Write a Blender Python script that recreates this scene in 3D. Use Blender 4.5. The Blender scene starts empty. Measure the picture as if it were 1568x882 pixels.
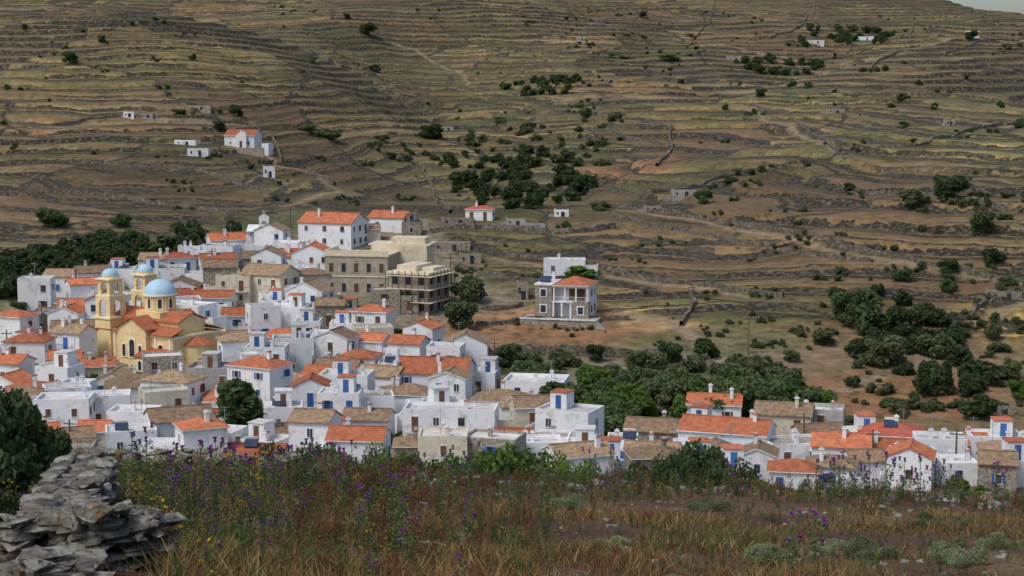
import bpy, math, random
import numpy as np
random.seed(7); rng=np.random.default_rng(7)
R=math.radians
F=784/math.tan(R(17.5)); PITCH=R(7)
scene=bpy.context.scene

# ------------------------------------------------------------ noise
def vnoise(x,y,seed=0):
    xi=np.floor(x); yi=np.floor(y); fx=x-xi; fy=y-yi
    fx=fx*fx*(3-2*fx); fy=fy*fy*(3-2*fy)
    def h(a,b):
        s=np.sin(a*127.1+b*311.7+seed*74.7)*43758.5453
        return s-np.floor(s)
    return (h(xi,yi)*(1-fx)+h(xi+1,yi)*fx)*(1-fy)+(h(xi,yi+1)*(1-fx)+h(xi+1,yi+1)*fx)*fy
def fbm(x,y,seed=0,o=3):
    s=0;a=1;t=0
    for i in range(o):
        s=s+a*vnoise(x*2**i,y*2**i,seed+i*3); t+=a; a*=.5
    return s/t*2-1
def ss(a,b,x):
    t=np.clip((x-a)/(b-a),0,1); return t*t*(3-2*t)

# ------------------------------------------------------------ terrain
TY=np.array([-60,0,14.6,33,45,70,100,150,185,210,240,270,300,340,380,430,500,600,700,850,1050,1300,1500,1700,2200,3000.])
TZ=np.array([8,-1.7,-4.47,-8.12,-12.8,-23.5,-33,-43,-48,-49.5,-49.7,-47,-43.5,-37,-31.5,-29,-19,-11,-3,12,36,70,98,104,70,30.])
YD=np.arange(-60,3000,1.0); ZD=np.interp(YD,TY,TZ)
k=np.ones(25)/25; Zs=np.convolve(np.pad(ZD,12,'edge'),k,'valid'); w_=ss(60,100,YD); ZD=ZD*(1-w_)+Zs*w_
def Hs(x,y):
    x=np.asarray(x,float); y=np.asarray(y,float)
    z=np.interp(y,YD,ZD)
    z=z-(0.022*x+0.0016*np.maximum(x,0)**2)*(1-ss(40,70,y))
    z=z+13*ss(20,170,x)*ss(265,350,y)*(1-ss(450,600,y))
    z=z-0.055*np.maximum(x-50,0)*ss(550,900,y)
    xg=np.interp(y,[380,430,500,600,720,900,1100],[-12,-16,-21,-29,-20,-50,-70])
    z=z-12*np.exp(-((x-xg)/40)**2)*ss(410,490,y)*(1-ss(850,1150,y))
    z=z+34*ss(-12,-160,x)*ss(465,665,y)*(1-ss(700,820,y))
    z=z+21*np.exp(-((x-165)/75)**2)*ss(480,670,y)*(1-ss(710,850,y))
    z=z-10*np.exp(-((x-60-(y-600)*.35)/42)**2)*ss(600,750,y)*(1-ss(1100,1300,y))
    z=z+24*np.exp(-((x+60-(y-1000)*.2)/80)**2)*ss(880,1040,y)*(1-ss(1070,1220,y))
    z=z+20*np.exp(-((x-250)/90)**2)*ss(860,1060,y)*(1-ss(1090,1260,y))
    z=z-12*ss(350,450,x)*ss(1200,1420,y)
    a=0.6*ss(60,120,y)+7.*ss(400,540,y)+8*ss(700,1000,y)
    z=z+a*fbm(x/130+3,y/130+7,5,3)
    return z
def vmask(x,y):
    t=x/np.maximum(y,1)
    yv=np.interp(t,[-.34,-.235,-.134,-.054,-.03,.02,.2,.34],[335,350,398,392,335,300,285,275])
    return ss(yv-4,yv+14,y)
ST=3.0
def phase(x,y,h):
    return (h+4.0*fbm(x/85+1,y/85+9,21,3)+.9*fbm(x/22+4,y/22+1,25,2)+9)/ST
def H(x,y):
    x=np.asarray(x,float); y=np.asarray(y,float)
    h=Hs(x,y); p=phase(x,y,h); fr=p-np.floor(p)
    g=np.where(fr<.06,fr/.06*.5,.5+(fr-.06)/.94*.5)
    tm=vmask(x,y)*(0.4+0.6*ss(.25,.5,vnoise(x/45,y/45,33)))
    z=h+tm*ST*(g-fr)
    z=z+0.10*(1-ss(45,60,y))*fbm(x*.7,y*.7,8,3)
    return z
def ray(u,v):
    a=(u-784)/F; b=(441-v)/F
    return a, math.cos(PITCH)+b*math.sin(PITCH), -math.sin(PITCH)+b*math.cos(PITCH)
YS=np.concatenate([np.arange(150,700,.5),np.arange(700,1700,2.)])
def at(u,v,ymin=150,smooth=False):
    a,c,d=ray(u,v)
    ys=YS[YS>=ymin]; xs=ys*a/c; zs=ys*d/c
    hz=(Hs if smooth else H)(xs,ys)
    i=np.nonzero(hz>=zs)[0]
    i=i[0] if len(i) else len(ys)-1
    y=ys[i]; x=xs[i]
    return float(x),float(y),float(H(x,y))

# ------------------------------------------------------------ materials
def new_mat(name,rough=.85):
    m=bpy.data.materials.new(name); m.use_nodes=True
    nt=m.node_tree; b=nt.nodes['Principled BSDF']
    b.inputs['Roughness'].default_value=rough
    b.inputs['Specular IOR Level'].default_value=.25
    return m,nt,b
class N:
    def __init__(s,nt): s.nt=nt
    def n(s,t,**k):
        x=s.nt.nodes.new(t)
        for a,b in k.items(): setattr(x,a,b)
        return x
    def l(s,a,b): s.nt.links.new(a,b)
    def setin(s,sock,v):
        if isinstance(v,bpy.types.NodeSocket): s.l(v,sock)
        else: sock.default_value=v
    def math(s,op,a,b=0.,c=None,clamp=False):
        x=s.n('ShaderNodeMath',operation=op,use_clamp=clamp); s.setin(x.inputs[0],a); s.setin(x.inputs[1],b)
        if c is not None: s.setin(x.inputs[2],c)
        return x.outputs[0]
    def mix(s,f,a,b,bt='MIX'):
        x=s.n('ShaderNodeMix',data_type='RGBA',blend_type=bt); s.setin(x.inputs[0],f)
        s.setin(x.inputs[6],a if isinstance(a,bpy.types.NodeSocket) else (*a,1)); s.setin(x.inputs[7],b if isinstance(b,bpy.types.NodeSocket) else (*b,1))
        return x.outputs[2]
    def noise(s,scale,vec=None,detail=4,rough=.6):
        x=s.n('ShaderNodeTexNoise'); x.inputs['Scale'].default_value=scale; x.inputs['Detail'].default_value=detail; x.inputs['Roughness'].default_value=rough
        if vec is not None: s.l(vec,x.inputs['Vector'])
        return x.outputs['Fac']
    def ramp(s,f,a,b):
        x=s.n('ShaderNodeMapRange'); s.setin(x.inputs[0],f); x.inputs[1].default_value=a; x.inputs[2].default_value=b
        return x.outputs[0]
    def bump(s,h,b,st=.5,dist=.1):
        x=s.n('ShaderNodeBump'); x.inputs['Strength'].default_value=st; x.inputs['Distance'].default_value=dist
        s.l(h,x.inputs['Height']); s.l(x.outputs[0],b.inputs['Normal'])
def pmat(name,c1,c2,scale=1.,rough=.85,c3=None,s3=8.,rv=.0,bump=0,bs=5,lo=.35,hi=.65):
    m,nt,b=new_mat(name,rough); n=N(nt)
    tc=n.n('ShaderNodeTexCoord').outputs['Object']
    oi=n.n('ShaderNodeObjectInfo')
    va=n.n('ShaderNodeVectorMath',operation='ADD'); n.l(tc,va.inputs[0]); n.l(oi.outputs['Location'],va.inputs[1]); vec=va.outputs[0]
    col=n.mix(n.ramp(n.noise(scale,vec),lo,hi),c1,c2)
    if c3: col=n.mix(n.ramp(n.noise(s3,vec,3),.52,.68),col,c3)
    if rv:
        f=n.math('MULTIPLY_ADD',oi.outputs['Random'],rv*2,1-rv)
        cm=n.n('ShaderNodeVectorMath',operation='SCALE'); n.l(col,cm.inputs[0]); n.l(f,cm.inputs['Scale']); col=cm.outputs[0]
    n.l(col,b.inputs['Base Color'])
    if bump: n.bump(n.noise(bs,vec),b,bump,.1)
    return m
M={}
M['w']=pmat('whitewash',(.70,.72,.74),(.82,.82,.82),.35,c3=(.54,.54,.51),s3=.7,rv=.09,bump=.3,bs=3)
M['c']=pmat('cream_plaster',(.56,.50,.38),(.66,.61,.49),.5,c3=(.45,.40,.31),s3=1.2,rv=.14)
M['s']=pmat('rubble_stone',(.15,.13,.10),(.38,.33,.26),2.2,c3=(.46,.42,.36),s3=3.,rv=.2,bump=.6,bs=4)
M['t']=pmat('concrete_grey',(.30,.29,.27),(.42,.41,.39),.6,c3=(.24,.23,.21),s3=2,rv=.15)
M['m']=pmat('weathered_render',(.33,.29,.225),(.45,.40,.31),.7,c3=(.25,.22,.18),s3=1.4)
M['o']=pmat('roof_tiles_orange',(.37,.105,.048),(.53,.185,.088),1.1,c3=(.25,.115,.07),s3=1.7,rv=.28,bump=.5,bs=4)
M['b']=pmat('roof_tiles_old',(.21,.14,.085),(.37,.25,.155),1.5,c3=(.14,.115,.085),s3=1.8,rv=.25,bump=.5,bs=4)
M['r']=pmat('roof_tiles_red',(.32,.075,.05),(.44,.115,.065),1.3,c3=(.2,.07,.05),s3=2.2,rv=.2)
M['roofw']=pmat('roof_plaster',(.45,.43,.40),(.66,.65,.63),.5,c3=(.36,.34,.31),s3=1.,rv=.22)
M['glass']=pmat('window_dark',(.02,.025,.03),(.06,.07,.08),1.,rough=.25)
M['blue']=pmat('paint_blue',(.04,.10,.28),(.06,.16,.40),2.,rough=.5,rv=.3)
M['brown']=pmat('paint_brown',(.10,.05,.025),(.18,.09,.05),2.,rough=.6,rv=.3)
M['green']=pmat('paint_green',(.02,.16,.09),(.03,.24,.15),2.,rough=.5)
M['dome']=pmat('dome_blue',(.36,.56,.68),(.44,.63,.74),.8,rough=.5)
M['yel']=pmat('church_ochre',(.74,.56,.28),(.82,.66,.38),.4,c3=(.66,.47,.22),s3=1.5)
M['yel2']=pmat('church_trim',(.80,.70,.48),(.84,.76,.56),.8)
M['metal']=pmat('metal_grey',(.2,.2,.2),(.4,.4,.4),3,rough=.4)
M['panel']=pmat('solar_panel',(.03,.04,.07),(.05,.07,.11),2,rough=.15)
M['wood']=pmat('pole_wood',(.09,.06,.04),(.18,.13,.09),3)
M['slab']=pmat('cream_slab',(.60,.52,.38),(.72,.64,.48),.5,c3=(.5,.41,.29),s3=1.)
MK=list(M.keys()); MI={k:i for i,k in enumerate(MK)}

def leafmat(name,c1,c2,c3,sc=1.2):
    m,nt,b=new_mat(name,.75); n=N(nt)
    tc=n.n('ShaderNodeNewGeometry').outputs['Position']; oi=n.n('ShaderNodeObjectInfo')
    col=n.mix(n.ramp(n.noise(sc,tc,3),.35,.65),c1,c2); col=n.mix(n.ramp(n.noise(sc*.2,tc,2),.48,.6),col,c3)
    f=n.math('MULTIPLY_ADD',oi.outputs['Random'],.6,.75)
    cm=n.n('ShaderNodeVectorMath',operation='SCALE'); n.l(col,cm.inputs[0]); n.l(f,cm.inputs['Scale'])
    n.l(cm.outputs[0],b.inputs['Base Color'])
    tr=n.n('ShaderNodeBsdfTranslucent'); n.l(cm.outputs[0],tr.inputs['Color'])
    mx=n.n('ShaderNodeMixShader'); mx.inputs[0].default_value=.35
    out=nt.nodes['Material Output']; n.l(b.outputs[0],mx.inputs[1]); n.l(tr.outputs[0],mx.inputs[2]); n.l(mx.outputs[0],out.inputs['Surface'])
    return m
BARK=pmat('bark',(.06,.045,.03),(.13,.10,.07),4)
L_D=leafmat('leaves_dark',(.042,.075,.026),(.09,.13,.042),(.09,.125,.055))
L_O=leafmat('leaves_olive',(.085,.11,.048),(.155,.175,.085),(.10,.145,.055))
L_G=leafmat('leaves_green',(.06,.115,.022),(.14,.21,.04),(.09,.155,.035))

def vegmat(name):
    m,nt,b=new_mat(name,.8); n=N(nt)
    a=n.n('ShaderNodeAttribute',attribute_name='col'); n.l(a.outputs['Color'],b.inputs['Base Color'])
    tr=n.n('ShaderNodeBsdfTranslucent'); n.l(a.outputs['Color'],tr.inputs['Color'])
    mx=n.n('ShaderNodeMixShader'); mx.inputs[0].default_value=.25
    out=nt.nodes['Material Output']; n.l(b.outputs[0],mx.inputs[1]); n.l(tr.outputs[0],mx.inputs[2]); n.l(mx.outputs[0],out.inputs['Surface'])
    return m
VEG=vegmat('dry_vegetation')
def rockmat():
    m,nt,b=new_mat('schist_rock',.9); n=N(nt)
    tc=n.n('ShaderNodeNewGeometry').outputs['Position']
    mp=n.n('ShaderNodeMapping'); mp.inputs['Scale'].default_value=(1,1,3); n.l(tc,mp.inputs[0]); v=mp.outputs[0]
    col=n.mix(n.ramp(n.noise(6,v,6),.38,.62),(.13,.12,.095),(.34,.32,.27))
    col=n.mix(n.ramp(n.noise(3.3,v,5),.50,.58),col,(.50,.48,.42))
    col=n.mix(n.ramp(n.noise(12,tc,5),.55,.64),col,(.07,.07,.05))
    col=n.mix(n.math('MULTIPLY',n.ramp(n.noise(4.1,tc,5,.7),.60,.66),.85),col,(.42,.19,.06))
    col=n.mix(n.math('MULTIPLY',n.ramp(n.noise(7.1,tc,5,.7),.56,.66),.65),col,(.17,.18,.08))
    n.l(col,b.inputs['Base Color']); n.bump(n.noise(16,v,8,.75),b,1.,.08); return m
ROCK=rockmat()
WALLM=pmat('dry_stone',(.05,.042,.03),(.16,.135,.10),.9,c3=(.26,.23,.19),s3=1.6,bump=.5,bs=3)

# ------------------------------------------------------------ mesh helpers
def link(o,parent=None):
    scene.collection.objects.link(o)
    if parent: o.parent=parent
    return o
def fast_mesh(name,V,L,S,mats,mi=None,col=None,attrs=None,smooth=False):
    me=bpy.data.meshes.new(name); V=np.asarray(V,np.float32)
    me.vertices.add(len(V)); me.vertices.foreach_set('co',V.ravel())
    L=np.asarray(L,np.int32); S=np.asarray(S,np.int32)
    me.loops.add(len(L)); me.loops.foreach_set('vertex_index',L)
    me.polygons.add(len(S)); st=np.concatenate([[0],np.cumsum(S)[:-1]]).astype(np.int32)
    me.polygons.foreach_set('loop_start',st)
    me.polygons.foreach_set('loop_total',S)
    if mi is not None: me.polygons.foreach_set('material_index',np.asarray(mi,np.int32))
    me.polygons.foreach_set('use_smooth',np.full(len(S),smooth))
    for m in mats: me.materials.append(m)
    if col is not None:
        a=me.attributes.new('col','FLOAT_COLOR','POINT'); c=np.ones((len(V),4),np.float32); c[:,:3]=col; a.data.foreach_set('color',c.ravel())
    if attrs:
        for k_,v_ in attrs.items():
            a=me.attributes.new(k_,'FLOAT','POINT'); a.data.foreach_set('value',np.asarray(v_,np.float32).ravel())
    me.update(calc_edges=True); me.validate()
    return me
class MB:
    def __init__(s): s.v=[];s.f=[];s.m=[]
    def poly(s,pts,m):
        i=len(s.v); s.v+=[tuple(p) for p in pts]; s.f.append(list(range(i,i+len(pts)))); s.m.append(MI[m])
    def hexa(s,p,m,mt=None):
        i=len(s.v); s.v+=[tuple(q) for q in p]
        for k_,q in enumerate([(0,3,2,1),(4,5,6,7),(0,1,5,4),(1,2,6,5),(2,3,7,6),(3,0,4,7)]):
            s.f.append([i+a for a in q]); s.m.append(MI[mt if (mt and k_==1) else m])
    def box(s,x0,x1,y0,y1,z0,z1,m,mt=None):
        s.hexa([(x0,y0,z0),(x1,y0,z0),(x1,y1,z0),(x0,y1,z0),(x0,y0,z1),(x1,y0,z1),(x1,y1,z1),(x0,y1,z1)],m,mt)
    def cyl(s,cx,cy,z0,z1,r0,r1,m,n=12,cap=True,ph=0):
        i=len(s.v)
        for z,r in((z0,r0),(z1,r1)):
            for a in range(n):
                t=2*math.pi*a/n+ph; s.v.append((cx+r*math.cos(t),cy+r*math.sin(t),z))
        for a in range(n):
            b=(a+1)%n; s.f.append([i+a,i+b,i+n+b,i+n+a]); s.m.append(MI[m])
        if cap: s.f.append([i+n+a for a in range(n)]); s.m.append(MI[m])
    def dome(s,cx,cy,z,r,hh,m,n=20,k=7):
        prev=None
        for j in range(k+1):
            t=math.pi/2*j/k; rr=r*math.cos(t); zz=z+hh*math.sin(t)
            i=len(s.v)
            if j==k: s.v.append((cx,cy,zz))
            else:
                for a in range(n): s.v.append((cx+rr*math.cos(2*math.pi*a/n),cy+rr*math.sin(2*math.pi*a/n),zz))
            if prev is not None:
                for a in range(n):
                    b=(a+1)%n
                    s.f.append([prev+a,prev+b,i] if j==k else [prev+a,prev+b,i+b,i+a]); s.m.append(MI[m])
            prev=i
    def cross(s,x,y,z,h,m='metal',w=.07):
        s.box(x-w,x+w,y-w,y+w,z,z+h,m); s.box(x-h*.3,x-w-.002,y-w*.8,y+w*.8,z+h*.6,z+h*.6+2*w,m); s.box(x+w+.002,x+h*.3,y-w*.8,y+w*.8,z+h*.6,z+h*.6+2*w,m)
    def arch(s,fr,s0,s1,z0,z1,ow,oh,o0,o1,m,n=8):
        c=(s0+s1)/2; r=ow/2; zc=z0+oh-r
        def hx(a0,a1,b0,b1,lo0=None):
            p=[fr(a0,b0,o0),fr(a1,b0,o0),fr(a1,b0,o1),fr(a0,b0,o1),fr(a0,b1,o0),fr(a1,b1,o0),fr(a1,b1,o1),fr(a0,b1,o1)]; s.hexa(p,m)
        hx(s0,c-r,z0,z1); hx(c+r,s1,z0,z1)
        for i in range(n):
            t0=math.pi*(1-i/n); t1=math.pi*(1-(i+1)/n)
            x0,x1=c+r*math.cos(t0),c+r*math.cos(t1); a,b=zc+r*math.sin(t0),zc+r*math.sin(t1)
            s.hexa([fr(x0,a,o0),fr(x1,b,o0),fr(x1,b,o1),fr(x0,a,o1),fr(x0,z1,o0),fr(x1,z1,o0),fr(x1,z1,o1),fr(x0,z1,o1)],m)
    def obj(s,name,loc=(0,0,0),yaw=0,parent=None,scale=1):
        me=bpy.data.meshes.new(name); me.from_pydata(s.v,[],s.f)
        used=sorted(set(s.m)); rm={u:i for i,u in enumerate(used)}
        for u in used: me.materials.append(M[MK[u]])
        me.polygons.foreach_set('material_index',[rm[a] for a in s.m]); me.update()
        o=bpy.data.objects.new(name,me); o.location=loc; o.rotation_euler=(0,0,yaw); o.scale=(scale,)*3; link(o,parent); return o

# ------------------------------------------------------------ ground sheet
rows=np.concatenate([np.arange(-50,6,2.),np.arange(6,50,.3),np.arange(50,150,3.),np.arange(150,380,1.6),np.arange(380,760,.75),np.arange(760,1250,1.5),np.arange(1250,1760,3.5),np.arange(1760,3000,40.)])
NC=640; tt=np.linspace(-1,1,NC); hw=40+.43*np.maximum(rows,0)
X=hw[:,None]*tt[None,:]; Y=np.repeat(rows[:,None],NC,1)
HS=Hs(X,Y); Z=H(X,Y); PH=phase(X,Y,HS); VM=vmask(X,Y)
def C(*a): return np.array(a,float)
def mixc(a,b,f): return a*(1-f[...,None])+b*f[...,None]
n1=fbm(X/110,Y/110,41,3); n2=fbm(X/38,Y/38,47,3); n3=fbm(X/75+5,Y/60,53,3)
col=np.zeros(X.shape+(3,))+C(.178,.138,.072)
col=mixc(col,C(.27,.215,.115),ss(.05,.4,n1)*.7)
col=mixc(col,C(.11,.108,.05),ss(.0,.3,n2)*.75)
col=mixc(col,C(.19,.115,.068),ss(.1,.4,n3)*.6)
plot=vnoise(np.floor(PH)*.37+X/60,np.floor(PH)*5.1,77)
col=col*(.68+.64*plot)[...,None]
tV=X/np.maximum(Y,1)
vill=(1-VM)*ss(150,190,Y)
vcol=mixc(C(.24,.20,.14)+np.zeros_like(col),C(.105,.11,.05),ss(.0,.3,n2))
vcol=mixc(vcol,C(.23,.15,.085),ss(.12,.18,tV)*.7)
col=mixc(col,vcol,vill)
blobs=[(870,508,180,34,(.31,.17,.09),1),(1010,492,70,14,(.43,.29,.15),1),(1180,468,150,30,(.13,.14,.055),.8),(1090,525,160,20,(.16,.15,.065),.8),
(1540,500,100,45,(.35,.24,.10),1),(1370,610,190,50,(.29,.155,.08),1),(1100,215,150,24,(.25,.145,.09),.75),(960,262,120,20,(.26,.135,.08),.75),
(1190,118,70,10,(.10,.16,.035),1),(1030,86,30,5,(.09,.17,.03),1),(90,120,150,26,(.15,.155,.06),.6),(40,385,110,30,(.22,.20,.09),.7),
(640,115,60,25,(.10,.10,.05),.8),(160,290,200,40,(.15,.10,.06),.7),(850,45,150,25,(.25,.18,.115),.7),(1350,100,200,30,(.26,.21,.115),.7),(780,560,120,15,(.10,.12,.045),.7),
(1250,300,180,40,(.165,.115,.068),.6),(330,95,130,40,(.24,.19,.095),.6),(1250,400,260,40,(.18,.13,.07),.6),(1200,640,160,14,(.26,.19,.10),.8),(480,60,120,22,(.11,.11,.05),.7),(600,290,70,20,(.12,.115,.05),.7)]
for (u,v,ru,rv,c,wt) in blobs:
    p=at(u,v,200,True); a=at(u,v+rv,200,True); b=at(u,v-rv,200,True)
    rx=ru*p[1]/F; ry=max((b[1]-a[1])/2,6); yc=(a[1]+b[1])/2
    q=((X-p[0])/rx)**2+((Y-yc)/ry)**2+.9*n2
    col=mixc(col,C(*c)*(.8+.4*plot)[...,None],(1-ss(.5,1.1,q))*wt)
tracks=[[(430,318),(480,305),(512,292),(490,270),(425,258),(400,235)],[(760,398),(860,412),(1000,436),(1150,460)],[(945,322),(1100,350),(1240,380),(1350,402),(1568,440)],[(940,478),(1010,486),(1060,520),(1120,560),(1240,590)],
 [(1568,475),(1480,505),(1400,560),(1290,600)],[(1060,72),(1200,92),(1400,76),(1568,62)],[(1140,165),(1210,200),(1285,245)],[(380,196),(240,190),(100,198),(0,190)],[(560,52),(640,78),(705,112),(722,132)]]
for ti_,tr in enumerate(tracks):
    Wp=[at(u,v,200,True)[:2] for u,v in tr]; st_=.35 if ti_ in(6,8) else .55
    for (a,b),(c,d) in zip(Wp[:-1],Wp[1:]):
        n=max(2,int(math.hypot(c-a,d-b)/1.2))
        for i in range(n):
            px=a+(c-a)*i/n; py=b+(d-b)*i/n
            px+=3*float(fbm(np.array(px/20),np.array(py/20),4,2)); py+=3*float(fbm(np.array(px/20),np.array(py/20),14,2))
            r0=np.searchsorted(rows,py-3.5); r1=np.searchsorted(rows,py+3.5)
            if r1<=r0: continue
            h_=hw[r0]; c0=max(0,int(((px-4)/h_+1)/2*(NC-1))); c1=min(NC,int(((px+4)/h_+1)/2*(NC-1))+2)
            q=1-ss(.9,2.0,np.hypot(X[r0:r1,c0:c1]-px,Y[r0:r1,c0:c1]-py))
            col[r0:r1,c0:c1]=mixc(col[r0:r1,c0:c1],C(.28,.22,.145),q*st_); VM[r0:r1,c0:c1]*=(1-q*.8)
fg=1-ss(50,80,Y)
nf=fbm(X*.35,Y*.35,61,3)
fcol=mixc(C(.12,.068,.04)+np.zeros_like(col),C(.17,.11,.06),ss(-.1,.4,nf))
col=mixc(col,fcol,fg)
nr=len(rows); V=np.stack([X,Y,Z],-1).reshape(-1,3)
i0=(np.arange(nr-1)[:,None]*NC+np.arange(NC-1)[None,:]).ravel()
Lp=np.stack([i0,i0+1,i0+NC+1,i0+NC],1).ravel()
def groundmat():
    m,nt,b=new_mat('hillside_ground',.95); n=N(nt)
    pos=n.n('ShaderNodeNewGeometry').outputs['Position']
    A=lambda s:n.n('ShaderNodeAttribute',attribute_name=s)
    base=A('col').outputs['Color']; ph=A('phase').outputs['Fac']; vm=A('vm').outputs['Fac']; far=A('far').outputs['Fac']
    nb=n.noise(.35,pos,6,.7)
    col=n.mix(n.ramp(nb,.3,.7),n.mix(1.,base,(.5,.5,.47),'MULTIPLY'),n.mix(1.,base,(1.42,1.42,1.38),'MULTIPLY'))
    nm=n.noise(.09,pos,4,.6)
    col=n.mix(n.math('MULTIPLY',n.ramp(nm,.5,.68),.6),col,n.mix(1.,col,(.6,.76,.52),'MULTIPLY'))
    sx=n.n('ShaderNodeSeparateXYZ'); n.l(pos,sx.inputs[0])
    wv=n.n('ShaderNodeVectorMath',operation='MULTIPLY_ADD'); nz=n.n('ShaderNodeTexNoise'); nz.inputs['Scale'].default_value=.02; n.l(pos,nz.inputs['Vector'])
    n.l(nz.outputs['Color'],wv.inputs[0]); wv.inputs[1].default_value=(60,60,0)
    fl2=n.n('ShaderNodeCombineXYZ'); n.l(sx.outputs[0],fl2.inputs[0]); n.l(sx.outputs[1],fl2.inputs[1]); n.l(fl2.outputs[0],wv.inputs[2])
    v2=n.n('ShaderNodeTexVoronoi',feature='DISTANCE_TO_EDGE',voronoi_dimensions='2D'); v2.inputs['Scale'].default_value=1/75; n.l(wv.outputs[0],v2.inputs['Vector'])
    v3=n.n('ShaderNodeTexVoronoi',feature='F1',voronoi_dimensions='2D'); v3.inputs['Scale'].default_value=1/75; n.l(wv.outputs[0],v3.inputs['Vector'])
    s3=n.n('ShaderNodeSeparateColor'); n.l(v3.outputs['Color'],s3.inputs[0])
    col=n.mix(vm,col,n.mix(n.ramp(s3.outputs[0],0,1),n.mix(1.,col,(.70,.75,.66),'MULTIPLY'),n.mix(1.,col,(1.22,1.16,1.10),'MULTIPLY')))
    col=n.mix(n.math('MULTIPLY',n.math('MULTIPLY',n.ramp(s3.outputs[1],.6,.75),.3),vm),col,(.21,.125,.078))
    vo=n.n('ShaderNodeTexVoronoi'); vo.inputs['Scale'].default_value=.42; vo.inputs['Randomness'].default_value=1; n.l(pos,vo.inputs['Vector'])
    dots=n.math('MULTIPLY',n.ramp(vo.outputs['Distance'],.38,.22),n.ramp(n.noise(.045,pos,3),.42,.56))
    col=n.mix(n.math('MULTIPLY',n.math('MULTIPLY',dots,far),.75),col,(.05,.055,.026))
    sc=n.mix(n.ramp(n.noise(.9,pos,4,.7),.48,.7),(.028,.024,.015),(.18,.16,.125))
    wob=n.math('ADD',n.math('MULTIPLY_ADD',n.noise(.3,pos,3),.20,-.10),n.math('MULTIPLY_ADD',n.noise(.06,pos,2),.4,-.2))
    p2=n.math('ADD',n.math('ADD',ph,wob),n.math('MULTIPLY',s3.outputs[2],.4))
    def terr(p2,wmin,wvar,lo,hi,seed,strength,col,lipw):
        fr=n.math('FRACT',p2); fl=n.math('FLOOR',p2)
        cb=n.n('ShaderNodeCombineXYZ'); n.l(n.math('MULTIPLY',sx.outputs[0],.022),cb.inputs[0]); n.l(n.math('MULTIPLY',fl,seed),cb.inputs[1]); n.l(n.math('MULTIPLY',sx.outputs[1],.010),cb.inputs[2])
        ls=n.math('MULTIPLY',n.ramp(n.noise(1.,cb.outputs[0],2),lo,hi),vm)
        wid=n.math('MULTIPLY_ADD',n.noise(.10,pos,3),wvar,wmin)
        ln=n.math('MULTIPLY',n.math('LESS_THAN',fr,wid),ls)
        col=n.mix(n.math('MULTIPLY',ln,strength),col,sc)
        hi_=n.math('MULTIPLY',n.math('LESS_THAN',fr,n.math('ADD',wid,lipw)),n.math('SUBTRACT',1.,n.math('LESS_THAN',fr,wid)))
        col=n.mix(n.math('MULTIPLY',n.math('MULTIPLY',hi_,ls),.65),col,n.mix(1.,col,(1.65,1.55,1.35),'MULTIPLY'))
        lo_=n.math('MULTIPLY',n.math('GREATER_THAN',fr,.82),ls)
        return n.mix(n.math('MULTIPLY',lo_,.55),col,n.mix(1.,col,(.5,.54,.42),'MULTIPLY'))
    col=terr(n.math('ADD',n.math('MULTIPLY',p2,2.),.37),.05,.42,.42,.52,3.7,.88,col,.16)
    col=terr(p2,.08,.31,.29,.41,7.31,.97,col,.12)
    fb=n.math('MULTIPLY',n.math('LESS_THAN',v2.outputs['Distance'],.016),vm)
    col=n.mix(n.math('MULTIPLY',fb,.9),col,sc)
    near=n.math('SUBTRACT',1.,far)
    col=n.mix(n.math('MULTIPLY',near,n.ramp(n.noise(9,pos,6,.75),.6,.68)),col,(.25,.18,.12))
    col=n.mix(n.math('MULTIPLY',near,n.ramp(n.noise(4,pos,6,.75),.54,.68)),col,(.06,.034,.02))
    n.l(col,b.inputs['Base Color'])
    n.bump(n.math('ADD',n.noise(1.2,pos,6,.7),n.math('MULTIPLY',n.noise(12,pos,4),n.math('MULTIPLY',near,.3))),b,.8,.4)
    return m
gm=fast_mesh('hillside_terrain',V,Lp,np.full(len(i0),4),[groundmat()],col=col.reshape(-1,3),attrs={'phase':PH,'vm':VM,'far':ss(45,100,Y)},smooth=True)
link(bpy.data.objects.new('hillside_terrain',gm))

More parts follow.
